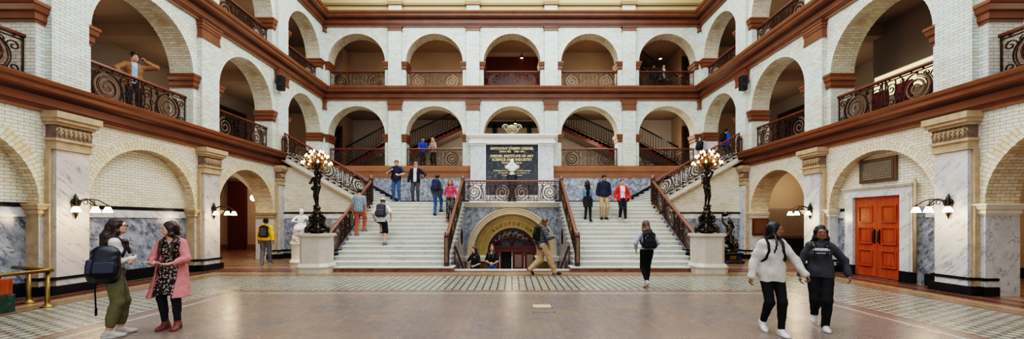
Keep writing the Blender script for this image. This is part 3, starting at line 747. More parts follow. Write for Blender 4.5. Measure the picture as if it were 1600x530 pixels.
dr = tag(o.build('door_8'), kind='structure')
for s, (a, b) in enumerate(((yc-.72, yc-.005), (yc+.005, yc+.72))):
    l = MB(TR); l.box((a, w0, .03), (b, w0+.05, 2.33), M['door'])
    for z in (.35, 1.0, 1.62):
        u0, u1 = a+.17, b-.17
        for q in ((u0-.035,u1+.035,z-.035,z), (u0-.035,u1+.035,z+.42,z+.455), (u0-.035,u0,z,z+.42), (u1,u1+.035,z,z+.42)): l.box((q[0], w0+.05, q[2]), (q[1], w0+.085, q[3]), M['door'])
        l.box((u0+.04, w0+.05, z+.04), (u1-.04, w0+.06, z+.38), M['door'])
    leaf = l.build('door_leaf', dr)
    h = MB(TR); u = (b-.07) if s == 0 else (a+.07); h.tube([(u,w0+.05,1.02),(u,w0+.11,1.05),(u,w0+.11,1.32),(u,w0+.05,1.35)], .014, M['black'], n=6); h.box((u-.025,w0+.05,.98),(u+.025,w0+.058,1.39), M['bronze']); h.build('door_handle', leaf)
# plaque over the door
t = thing('bronze_relief_plaque', 'dark inscribed metal plaque in a bronze frame above the orange double doors', 'plaque', (10.46, 11.33, 2.74))
l = MB(lambda u, w, v: (-w, u, v)); l.box((-.57,0,0),(.57,.05,.68), plain('plaque_frame_bronze', (.20,.115,.06), .4, metal=.5)); l.build('frame', t)
l = MB(lambda u, w, v: (-w, u, v)); l.box((-.51,.05,.06),(.51,.06,.62), plain('pewter_plate', (.12,.115,.105), .4, metal=.4)); random.seed(5)
pl = M['ltstone']
for i in range(9):
    u = -.44
    while u < .42:
        w = random.uniform(.02,.07); l.box((u,.06,.10+i*.055),(min(u+w,.44),.063,.117+i*.055), M['tanstone']); u += w+.018
l.build('plate', t)

# ---------------------------------------------------------------- grand staircase
NR = 16; RI = 2.45/NR; RUN = .28; YS = 12.72; ZL = 2.45
def nose(y): return RI + (y-YS)*RI/RUN
def step_z(i): return RI*i
def grand(s, label):
    t = thing('grand_staircase', label, 'staircase', (s*4.0, YS, 0), group=None)
    for i in range(1, NR):
        y0 = (i-1)*RUN
        a, b = (2.03, 5.94)
        if i == 1: a = 1.9
        x0, x1 = sorted((s*a-s*4.0, s*b-s*4.0))
        st = MB(); z = RI*i
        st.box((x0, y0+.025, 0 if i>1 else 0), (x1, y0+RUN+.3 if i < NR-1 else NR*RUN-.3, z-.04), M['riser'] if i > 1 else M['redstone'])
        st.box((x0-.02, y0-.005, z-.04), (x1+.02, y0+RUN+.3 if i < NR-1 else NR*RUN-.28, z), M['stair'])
        st.build('step', t)
    return t
gL = grand(-1, 'left white marble flight of the grand staircase'); gR = grand(1, 'right white marble flight of the grand staircase')
# landing (structure) with central balcony and pit walls
mb = MB(); YT = YS+(NR-1)*RUN
mb.box((-6.1, YT, ZL-.04), (6.1, YB, ZL), M['stair']); mb.box((-6.1, YT+.02, ZL-RI), (-2.05, YT+.2, ZL-.04), M['riser']); mb.box((2.05, YT+.02, ZL-RI), (6.1, YT+.2, ZL-.04), M['riser'])
mb.box((-2.2, 17.05, ZL-.16), (2.2, 17.4, ZL), M['ltstone']); mb.box((-2.2, 17.1, ZL-.22), (2.2, 17.4, ZL-.16), M['ltstone'])
tag(mb.build('floor_landing'), kind='structure')
YA = 17.22; SA = .25
pw = MB(lambda u, w, v: (u, YA-w, v)); arcade(pw, -2.03, 2.03, -.95, ZL-.2, [0], 1.93, SA, M['graymarble'], sof=M['ltstone'], th=.25)
for s in (-1, 1):
    pw2 = pw
    n_ = 24
    for i in range(16):
        y0 = YS+(i-1)*RUN if i else 12.9; y0 = max(y0, PY0); y1 = min(YS+i*RUN, YA) if i < 15 else YA
        if y1 <= y0: continue
        z = RI*i if i < 15 else ZL-.2
        P = [(s*2.02, y0, -.95), (s*2.02, y1, -.95), (s*2.02, y1, z-.002), (s*2.02, y0, z-.002)]
        T0 = pw.T; pw.T = None; pw.face(P, M['graymarble']); pw.T = T0
tag(pw.build('wall_pit'), kind='structure')
pf = MB(); 
for i in range(5): pf.box((-PX-.02, PY0+i*.2, -1.1), (PX+.02, PY0+(i+1)*.2+.02, -.19*(i+1)), M['stair'])
pf.box((-PX-.02, PY0+1.0, -1.1), (PX+.02, 18.3, -.95), M['redstone']); tag(pf.build('floor_pit'), kind='structure')
cb = MB(); cb.box((-1.98, PY0-.09, 0), (1.98, PY0+.06, .035), M['statue']); tag(cb.build('trim_8'), kind='structure')
# auditorium portal
def annulus(mb, r0, r1, y0, y1, m, n=36, legs=None, sp=SA):
    for i in range(n):
        a, b = PI*i/n, PI*(i+1)/n
        q = lambda r, a, y: (-r*math.cos(a), y, sp+r*math.sin(a))
        mb.face([q(r0,a,y0),q(r0,b,y0),q(r1,b,y1),q(r1,a,y1)], m)
    if legs is not None:
        for s in (-1, 1): mb.face([(s*r0,y0,legs),(s*r1,y1,legs),(s*r1,y1,sp),(s*r0,y0,sp)], m)
port = MB()
prof = [(1.97,YA),(1.97,YA-.06),(1.90,YA-.09),(1.86,YA-.05),(1.80,YA-.05),(1.78,YA-.02),(1.70,YA-.02),(1.66,YA+.05),(1.66,YA+.28)]
for (r0,y0),(r1,y1) in zip(prof, prof[1:]): annulus(port, r0, r1, y0, y1, M['portal'], legs=-.95)
po = tag(port.build('trim_9'), kind='structure')
b = MB(); YG2 = YA+.25
annulus(b, 1.66, 1.08, YG2, YG2, M['gold'], legs=-.95); annulus(b, 1.08, 1.08, YG2, YG2+.3, M['gold'], legs=-.95)
for r in (1.58, 1.42, 1.12): annulus(b, r, r-.02, YG2-.015, YG2-.015, M['tanstone'], legs=-.95); annulus(b, r, r, YG2-.015, YG2, M['tanstone']); annulus(b, r-.02, r-.02, YG2-.015, YG2, M['tanstone'])
for k in range(60):
    a = PI*(k+.5)/60; q = lambda r, a, y: (-r*math.cos(a), y, SA+r*math.sin(a))
    b.face([q(1.44,a-.006,YG2-.012), q(1.44,a+.006,YG2-.012), q(1.56,a+.006,YG2-.012), q(1.56,a-.006,YG2-.012)], M['tanstone'])
b.build('gold_archivolt', po)
im = MB()
for s in (-1, 1):
    for p, z0, z1 in ((0,-.95,-.1), (.03,-.1,-.02), (.06,-.02,.06), (.1,.06,.12)): im.box((min(s*(1.08-p), s*2.02), YA-.12-p*.6, z0) if z0>-.5 else (min(s*1.1, s*2.0), YA+.2, z0), (max(s*(1.08-p), s*2.02), YA+.3, z1), M['ltstone'] if z0 > -.5 else M['gold'])
im.build('impost', po)
word = 'AUDITORIUM'
for i, ch in enumerate(word):
    a = PI*.5 + (len(word)-1)/2*.155 - i*.155
    r = 1.25
    mt = Matrix.Translation((r*math.cos(a), YG2-.02, SA+r*math.sin(a))) @ Matrix.Rotation(a-PI/2, 4, 'Y').inverted() @ Matrix.Rotation(PI/2, 4, 'X')
    text_obj(ch, .175, M['black'], 'lettering', po, mt, .004, bold=.0)
# door screen
dp = MB(); YD = YG2+.3
def disc(mb, r, y, m, n=32):
    mb.face([(-r*math.cos(PI*i/n), y, SA+r*math.sin(PI*i/n)) for i in range(n+1)], m)
disc(dp, 1.08, YD+.06, M['glass'])
for r0, r1 in ((1.08, .98), (.70, .66)): annulus(dp, r0, r1, YD, YD, M['doorred']); annulus(dp, r1, r1, YD, YD+.06, M['doorred'])
for k in (1, 2, 3, 4, 5):
    a = PI*k/6; dp.tube([(-.68*math.cos(a), YD+.02, SA+.68*math.sin(a)), (-.99*math.cos(a), YD+.02, SA+.99*math.sin(a))], .018, M['doorred'], n=5)
for k in range(22):
    a = PI*(.16+.68*k/21); r = .84+.06*math.sin(k*2.1)
    dp.tube([(-r*math.cos(a+.05*math.cos(t)), YD+.02, SA+(r+.06*math.sin(t))*math.sin(a)) for t in [j*.9 for j in range(8)]], .012, M['ltstone'], n=4)
# broken-scroll pediment
for s in (-1, 1):
    pts = []
    for i in range(16):
        t = i/15; pts.append((s*(.92-.80*t), YD-.04, SA+.30+.30*math.sin(PI*.5*t)+ .02))
    dp.tube(pts, .035, M['doorred'], n=6)
    dp.tube([(s*(.10+.05*math.cos(t)), YD-.04, SA+.56+.05*math.sin(t)) for t in [j*.6 for j in range(11)]], .02, M['doorred'], n=5)
dp.lathe([(.05,0),(.03,.06),(.06,.12),(.05,.2),(.0,.28)], (0, YD-.05, SA+.3), M['doorred'], n=8)
dp.box((-1.08, YD-.05, SA-.0), (1.08, YD+.06, SA+.24), M['doorred']); dp.box((-1.1, YD-.09, SA+.2), (1.1, YD, SA+.26), M['doorred'])
do = tag(dp.build('door_9'), kind='structure')
for k, (a, c) in enumerate(((-1.06,-.56), (-.54,-.02), (.02,.54), (.56,1.06))):
    l = MB()
    if k == 1:
        l.box((a, YD, -.95), (a+.07, YD+.5, SA), M['doorred']); l.box((a+.07, YD+.25, -.95), (c, YD+.3, SA), M['dark'])
    else:
        l.box((a, YD, -.95), (c, YD+.05, SA), M['doorred']); l.box((a+.11, YD-.01, -.45), (c-.11, YD, SA-.14), plain('louvred_glass', (.30,.25,.18), .3))
        for z in range(7): l.box((a+.11, YD-.02, -.42+z*.078), (c-.11, YD-.008, -.405+z*.078), M['doorred'])
    l.build('door_leaf', do)
# oval medallions on the pit side walls
for s in (-1, 1):
    m = MB(); m.lathe([(.0,.0),(.16,.0),(.2,.02),(.22,.0)], (0,0,0), M['bronze'], n=20, ax=0)
    o = m.build('wall_medallion'); o.location = (s*2.015, 15.9, 1.0); o.scale = (-s, .8, 1.5)
    tag(o, 'dark oval bronze medallion on the %s marble side wall of the sunken auditorium entry' % ('left' if s < 0 else 'right'), 'medallion')

# upper flights to the second level
NU = 14
def upper(s, label):
    t = thing('upper_staircase', label, 'staircase', (s*6.05, 17.3, ZL))
    dx = 3.85/NU; dz = (Z2-ZL)/NU
    for i in range(NU):
        st = MB(); x0 = i*dx; z = dz*(i+1)
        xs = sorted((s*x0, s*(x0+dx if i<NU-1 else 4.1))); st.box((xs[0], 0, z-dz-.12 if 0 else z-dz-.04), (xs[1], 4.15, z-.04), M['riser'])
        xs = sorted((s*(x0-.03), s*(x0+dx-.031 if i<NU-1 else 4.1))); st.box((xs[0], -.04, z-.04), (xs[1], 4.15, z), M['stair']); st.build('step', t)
    sg = MB(); k = (Z2-ZL)/3.85
    for a, b, w, m in ((-.34,-.16,.02,M['stair']), (-.42,-.34,-.02,M['tanstone'])):
        P = lambda u, y, v: (s*u, y, u*k+v)
        sg.prism([(0,a),(4.1,a),(4.1,b),(0,b)], m, lambda p, q: P(p[0], w+q*.25, p[1]))
    sg.build('stringer', t)
    return t
upper(-1, 'upper stair flight rising left from the landing to the second level'); upper(1, 'upper stair flight rising right from the landing to the second level')
for s, nm in ((-1, 'left'), (1, 'right')):
    mb = MB(); k = (Z2-ZL)/3.85; yw = 17.42
    lm = M['brick_low']
    xa, xb = s*5.96, s*10.2
    n = 12
    f = lambda x: min(4.0, ZL-.3+max(0, (abs(x)-6.05))*k)
    mb.face([(xa,yw,0),(xb,yw,0),(xb,yw,2.0),(xa,yw,2.0)], M['graymarble'])
    for i in range(n):
        a = xa+(xb-xa)*i/n; b = xa+(xb-xa)*(i+1)/n
        mb.face([(a,yw,2.0),(b,yw,2.0),(b,yw,f(b)),(a,yw,f(a))], lm)
    mb.face([(xa,yw,0),(xa,YT+.3,0),(xa,YT+.3,ZL-.1),(xa,yw,ZL-.1)], M['graymarble'])
    tag(mb.build('wall_under_%s_flight' % nm), kind='structure')
    d = MB(); xs = sorted((xa, s*10.05)); d.box((xs[0],yw-.03,1.95),(xs[1],yw+.01,2.03), M['blackstone']); d.box((xs[0],yw-.05,0),(xs[1],yw+.01,.22), M['blackstone']); d.box((xs[0],yw-.03,.33),(xs[1],yw+.01,.39), M['blackstone']); d.box((xs[0],yw-.015,1.75),(xs[1],yw+.01,1.95), M['whitemarble'])
    tag(d.build('baseboard_%s_flight' % nm), kind='structure')
    # rising black skirting along the back wall
    sk = MB(); sk.prism([(6.05,.05),(9.9,.05+(Z2-ZL)),(9.9,.3+(Z2-ZL)),(6.05,.3)], M['blackstone'], lambda p, q: (s*p[0], YB-.03+q*.03, ZL+p[1])); tag(sk.build('trim_%d' % (10 if s < 0 else 11)), kind='structure')

# ---------------------------------------------------------------- stair railings
KS = RI/RUN
def srail(label, x, y0, y1, zb, om=True, newels=(), panels=2, h=.88, rm=None):
    t = thing('stair_railing', label, 'railing', (x, y0, zb), group=None)
    railing_parts(lambda u, w, v: (w, u, v), y1-y0, h, t, panels=panels, shear=KS, rail_m=rm or M['rail_or'], base=.03)
    for (xx, yy, z0, z1) in newels: newel(t, (xx-x, yy-y0), z0-zb, z1-zb)
    return t
for s, nm in ((-1, 'left'), (1, 'right')):
    srail('iron stair railing on the inner side of the %s marble flight, beside the portal' % nm, s*2.13, 13.0, 17.08, nose(13.0), newels=((s*2.13,12.95,RI,1.28),(s*2.13,17.14,ZL-.16,3.56)), panels=5, h=.86)
    srail('iron stair railing on the outer %s side of the grand staircase' % nm, s*6.02, 13.05, 16.9, nose(13.05)-.02, newels=((s*6.03,16.98,ZL-.3,3.58),), panels=3, h=.9)
    ku = (Z2-ZL)/3.85
    t = thing('stair_railing', 'iron stair railing climbing the upper flight on the %s, up to the gallery newel' % nm, 'railing', (s*6.1, 17.27, ZL))
    railing_parts(lambda u, w, v: (s*u, w, v), 3.8, .88, t, panels=3, shear=ku, rail_m=M['rail'], base=.05)
    newel(t, (s*3.85, .08), Z2-ZL-.3, 5.36-ZL)
    # pit handrail
    t = thing('pit_handrail', 'short dark sloping handrail descending into the sunken entry on its %s side' % nm, 'railing', (s*1.93, 13.3, 0))
    hr = MB(); hr.tube([(0,0,.8),(0,.15,.78),(0,2.4,-.25)], .035, M['rail'], n=8); hr.build('handrail', t)
    for q in (.1, 1.0, 2.2):
        p = MB(); p.tube([(0,q,.80-q*.44),(0,q,-.19*min(5,int(q/.2)+0)-.0)], .02, M['iron'], n=6); p.build('post', t)
t = thing('balcony_railing', 'ornate iron scroll railing across the central landing above the auditorium arch', 'railing', (-2.05, 17.16, ZL))
railing_parts(lambda u, w, v: (u, w, v), 4.1, .92, t, panels=4, spiral_m=M['iron_lt'])

# ---------------------------------------------------------------- memorial
YM = 20.9
t = thing('memorial_monument', 'white marble memorial frame around a black inscribed tablet on the central landing', 'monument', (0, YM, ZL))
m = MB(lambda x, y, z: (x, y, z-ZL)); wm = M['whitemarble']; ws = M['statue']
m.box((-2.19,0,ZL),(-1.47,.6,5.72), wm); m.box((1.47,0,ZL),(2.19,.6,5.72), wm); m.box((-1.5,.1,ZL),(1.5,.6,5.72), ws)
for s in (-1, 1):
    x0, x1 = sorted((s*1.42, s*2.24)); m.box((x0,-.05,ZL),(x1,.3,2.75), ws); m.box((x0,-.04,5.62),(x1,.3,5.74), ws)
for z0, z1, p in ((5.72,5.80,.04),(5.80,6.0,.0),(6.0,6.06,.06),(6.06,6.12,.12),(6.12,6.2,.16)):
    m.box((-2.22-p,-.02-p,z0),(2.22+p,.6,z1), ws)
    for s in (-1, 1): x0, x1 = sorted((s*1.42-.0, s*(2.25+p))); m.box((x0-.0,-.08-p,z0),(x1,.3,z1), ws)
for q in ((-1.46,-1.38,3.0,5.70),(1.38,1.46,3.0,5.70),(-1.46,1.46,5.67,5.74),(-1.46,1.46,2.9,3.0)): m.box((q[0],-.02,q[2]),(q[1],.3,q[3]), ws)
m.build('marble_frame', t)
m = MB(lambda x, y, z: (x, y, z-ZL)); m.box((-1.38,.05,3.0),(1.38,.3,5.68), M['blackmarble']); tab = m.build('black_tablet', t)
def line(s, z, size, bold=.003): 
    text_obj(s, size, M['goldtxt'], 'inscription', tab, Matrix.Translation((0, .045, z-ZL)) @ Matrix.Rotation(PI/2, 4, 'X'), .003, bold=bold)
line('ANTHONY JOSEPH DREXEL', 5.46, .185, .005); line('BORN 1826     DIED 1893', 5.30, .12)
line('DREXEL INSTITUTE OF ART', 5.06, .185, .005); line('SCIENCE AND INDUSTRY', 4.87, .185, .005); line('FOUNDED BY HIM IN', 4.70, .11); line('18         92', 4.53, .18, .004)
line('Dedicated to the extension and improvement', 4.30, .105, .002); line('of industrial education as a means', 4.18, .105, .002); line('of opening better careers', 4.06, .105, .002)
t = thing('bust_pedestal', 'dark marble pedestal holding the white bust before the black tablet', 'pedestal', (0, 20.45, ZL))
m = MB(); m.lathe([(.30,0),(.30,.12),(.24,.18),(.2,.25),(.17,1.2),(.2,1.45),(.26,1.5),(.26,1.56)], (0,0,0), M['blackmarble'], n=16); m.build('pedestal_shaft', t)
# cartouche on the monument
t = thing('carved_cartouche', 'carved stone cartouche with scrolls on top of the memorial', 'ornament', (0, 20.95, 6.2))
m = MB(); cm = plain('aged_gilt_stone', (.42,.36,.24), .5, metal=.1, var=.3, scale=12)
m.lathe([(.18,0),(.2,.05),(.1,.1),(.14,.16),(.26,.24),(.3,.33),(.24,.43),(.12,.5),(.0,.52)], (0,0,0), cm, n=16)
for s in (-1, 1):
    for c0, r0, tn in (((s*.33,.36),.17,1.4), ((s*.2,.16),.1,1.3)):
        m.tube([(c0[0]+s*r0*(1-i/26)*math.cos(i*.42), -.05, c0[1]+r0*(1-i/26)*math.sin(i*.42)) for i in range(22)], [.05*(1-i/30) for i in range(22)], cm, n=7)
m.build('cartouche_body', t)

# ---------------------------------------------------------------- speakers on the corner pilasters
for s, nm in ((-1, 'left'), (1, 'right')):
    t = thing('wall_speaker', 'black box loudspeaker mounted on the %s wall pilaster between the upper arches' % nm, 'speaker', (s*9.93, 17.05, 7.25))
    m = MB(); m.box((-.13,-.13,0),(.13,.13,.6), M['black']); o = m.build('speaker_box', t); bevel(o, .015)
    m = MB(); m.lathe([(.0,-.132),(.04,-.132),(.09,-.138),(.095,-.13)], (0,0,.2), M['dark'], n=14, ax=1); m.lathe([(.0,-.132),(.04,-.138),(.045,-.13)], (0,0,.46), M['dark'], n=12, ax=1); m.build('speaker_cone', t)
    m = MB(); x0, x1 = sorted((s*.13, s*.2)); m.box((x0,-.04,.25),(x1,.04,.35), M['black']); m.build('bracket', t)

# ---------------------------------------------------------------- brass rail and corner pedestal
t = thing('brass_rail_enclosure', 'low polished brass post-and-rail barrier at the left edge', 'barrier', (-8.75, 7.5, 0))
m = MB(); m.tube([(0,0,.69),(-.05,-.9,.69),(-.1,-4.0,.69)], .032, M['brass'], n=10); m.tube([(.05,0,.69),(-.85,.35,.69),(-1.3,.5,.69)], .038, M['brass'], n=10); m.build('top_rail', t)
for x, y in ((-.03,.0),(-.85,.38),(-.08,-2.2)):
    m = MB(); m.lathe([(.10,0),(.10,.015),(.06,.035),(.04,.06),(.034,.1),(.034,.67)], (x,y,0), M['brass'], n=14); m.build('post', t)
t = thing('corner_pedestal', 'orange wooden pedestal on a dark green marble plinth, cut off at the left edge', 'pedestal', (-9.27, 6.78, 0))
gmb = marble('dark_green_marble', (.02,.05,.04), (.25,.32,.28), (.05,.09,.07), scale=5, width=.03, rough=.2)
m = MB(); m.box((-.5,-.5,0),(.35,.35,.32), gmb); bevel(m.build('plinth', t), .01)
m = MB(); m.box((-.46,-.46,.32),(.33,.33,.60), M['door']); m.box((-.46,-.46,.60),(.24,.24,.68), M['rail']); bevel(m.build('pedestal_body', t), .01)

# red chairs in the right upper gallery
def red_chair():
    t = thing('red_chair', 'x', 'chair')
    rd = plain('red_upholstery', (.11,.010,.012), .6)
    m = MB(); m.box((-.25,-.25,.4),(.25,.25,.5), rd); bevel(m.build('seat', t), .03)
    m = MB(); m.box((.2,-.25,.5),(.28,.25,1.0), rd); bevel(m.build('backrest', t), .03)
    for a in (-.22,.22):
        for b in (-.22,.22): m = MB(); m.tube([(a,b,0),(a,b,.42)], .018, M['black'], n=6); m.build('leg', t)
    return t
rc = red_chair()
for i, (x, y, l) in enumerate(((11.4, 10.2, 'red upholstered chair behind the right second-level railing, nearer one'), (11.4, 11.3, 'red upholstered chair behind the right second-level railing, middle one'), (11.5, 12.15, 'red upholstered chair behind the right second-level railing, at the far end'), (11.3, 7.7, 'red upholstered chair behind the railing at the right edge of the frame'))):
    o = rc if i == 0 else copy_tree(rc); o.location = (x, y, Z2); o.rotation_euler.z = PI; o['label'] = l; o['group'] = 'red chairs in the right gallery'
# lit cove soffit in the right gallery
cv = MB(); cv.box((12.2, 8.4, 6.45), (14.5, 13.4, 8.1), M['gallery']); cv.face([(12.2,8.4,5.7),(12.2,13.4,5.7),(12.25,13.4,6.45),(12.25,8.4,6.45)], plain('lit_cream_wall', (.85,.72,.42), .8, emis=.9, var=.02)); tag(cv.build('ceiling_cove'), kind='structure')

# ---------------------------------------------------------------- wall sconces
def sconce(side, yc, label):
    s = 1 if side == 'left' else -1
    T = lambda u, w, v: (s*w, u, v)
    t = thing('wall_sconce', label, 'lamp', (-s*9.99, yc, 1.75), group=None)
    m = MB(T); bz = M['bronze']
    m.lathe([(.0,0),(.07,.0),(.055,.03),(.0,.05)], (0,0,.25), bz, n=12, ax=1)
    m.tube([(0,.03,-.08),(0,.05,.02),(0,.05,.15),(0,.05,.3),(0,.04,.42),(0,.03,.5)], [.005,.03,.045,.06,.035,.006], bz, n=8)
    for k in (-1, 1):
        m.tube([(k*(.05+.05*math.sin(a)), .04, .3+.09*math.cos(a)*.8) for a in [j*.5 for j in range(9)]], .014, bz, n=5)
        m.tube([(k*(.04+.04*math.sin(a)), .04, .12+.06*math.cos(a)) for a in [j*.5 for j in range(9)]], .012, bz, n=5)
    m.build('backplate', t)
    for k, (du, dw) in enumerate(((-.16,.17),(.02,.42),(.22,.5))):
        a = MB(T)
        pts = [(du*q, .05+dw*q, .26+.13*math.sin(PI*q)-.02*q) for q in [i/9 for i in range(10)]]
        a.tube(pts, .013, bz, n=6)
        a.tube([(du*.5+.0, .05+dw*(.5+.12*math.sin(c)), .30+.05*math.cos(c)) for c in [j*.6 for j in range(9)]], .009, bz, n=5)
        arm = a.build('arm', t)
        h = MB(T); h.lathe([(.02,.0),(.035,-.02),(.04,-.045)], (du,.05+dw,.25), bz, n=10); h.build('fitter', arm)
        g = MB(T); g.lathe([(.035,.21-.25),(.05,-.06),(.075,-.12),(.09,-.17),(.092,-.175)], (du,.05+dw,.25), M['shade'], n=14); g.build('glass_shade', arm)
    l = bpy.data.lights.new('sconce_light', 'POINT'); l.energy = 14; l.color = (1,.72,.45); l.shadow_soft_size = .12
    lo = link(bpy.data.objects.new('sconce_light', l)); lo.location = (-s*9.45, yc, 1.72)
for side in ('left', 'right'):
    sconce(side, 9.05, 'lit three-shade bronze sconce on the nearest marble pilaster of the %s wall' % side)
    sconce(side, 13.25, 'lit three-shade bronze sconce on the farther marble pilaster of the %s wall' % side)
# gallery ceiling spot lamps
for (x, y, z, l) in ((0.6, 24.5, 11.95, 'small spot lamp on the ceiling of the middle third-level gallery'), (-6.9, 24.2, 11.95, 'small spot lamp on the ceiling behind the leftmost third-level arch'), (9.2, 24.6, 11.95, 'small spot lamp on the ceiling behind the rightmost third-level arch'), (-12.2, 19.3, 11.9, 'small track lamp on the ceiling of the left third-level gallery'), (12.2, 19.3, 11.9, 'small track lamp on the ceiling of the right third-level gallery'), (0.2, 24.5, 7.9, 'small pendant spot on the ceiling above the memorial gallery')):
    t = thing('ceiling_lamp', l, 'lamp', (x, y, z-.25))
    m = MB(); m.lathe([(.03,.25),(.03,.12),(.07,.1),(.1,.0)], (0,0,0), M['black'], n=10); m.build('housing', t); m = MB(); m.lathe([(.0,-.01),(.085,.0)], (0,0,0), M['shade'], n=10); m.build('bulb', t)
# ---------------------------------------------------------------- implicit surface modelling (union of tapered limbs, extracted as one mesh)
def V3(*a): return np.array(a[0] if len(a) == 1 else a, dtype=float)
def unit(v): v = V3(v); return v/(np.linalg.norm(v)+1e-9)
def rotm(ax, a):
    ax = unit(ax); K = np.array([[0,-ax[2],ax[1]],[ax[2],0,-ax[0]],[-ax[1],ax[0],0]])
    return np.eye(3)+math.sin(a)*K+(1-math.cos(a))*K@K
def c_(a, b, ra, rb=None, k=.02): return ['c', V3(a), V3(b), ra, ra if rb is None else rb, k]
def e_(c, r, R=None, k=.02): return ['e', V3(c), V3(r), np.eye(3) if R is None else R, k]
def b_(c, h, rd=.02, R=None, k=.01): return ['b', V3(c), V3(h), rd, np.eye(3) if R is None else R, k]
def cut(n, p, k=.004): return ['cut', unit(n), V3(p), k]          # removes the side n points to
def sub(pr, k=.006): return ['sub', pr, k]
def bbox(p):
    t = p[0]
    if t == 'c': r = max(p[3], p[4]); return np.minimum(p[1],p[2])-r, np.maximum(p[1],p[2])+r
    if t == 'e': h = np.abs(p[3])@p[2]; return p[1]-h, p[1]+h
    if t == 'b': h = np.abs(p[4])@(p[2]+p[3]); return p[1]-h, p[1]+h
    return None
def dist(p, X, Y, Z):
    t = p[0]
    if t == 'c':
        a, b = p[1], p[2]; d = b-a; L2 = float(d@d)+1e-12
        px, py, pz = X-a[0], Y-a[1], Z-a[2]
        h = np.clip((px*d[0]+py*d[1]+pz*d[2])/L2, 0, 1)
        return np.sqrt((px-h*d[0])**2+(py-h*d[1])**2+(pz-h*d[2])**2)-(p[3]+(p[4]-p[3])*h)
    c = p[1]; R = p[3] if t == 'e' else p[4]
    px, py, pz = X-c[0], Y-c[1], Z-c[2]
    q = [px*R[0,i]+py*R[1,i]+pz*R[2,i] for i in range(3)]
    if t == 'e':
        r = p[2]
        k0 = np.sqrt((q[0]/r[0])**2+(q[1]/r[1])**2+(q[2]/r[2])**2)
        k1 = np.sqrt((q[0]/r[0]**2)**2+(q[1]/r[1]**2)**2+(q[2]/r[2]**2)**2)
        return k0*(k0-1)/np.maximum(k1, 1e-6)
    h = p[2]; w = [np.abs(q[i])-h[i] for i in range(3)]
    o = np.sqrt(sum(np.maximum(x, 0)**2 for x in w))
    return o+np.minimum(np.maximum(np.maximum(w[0], w[1]), w[2]), 0)-p[3]
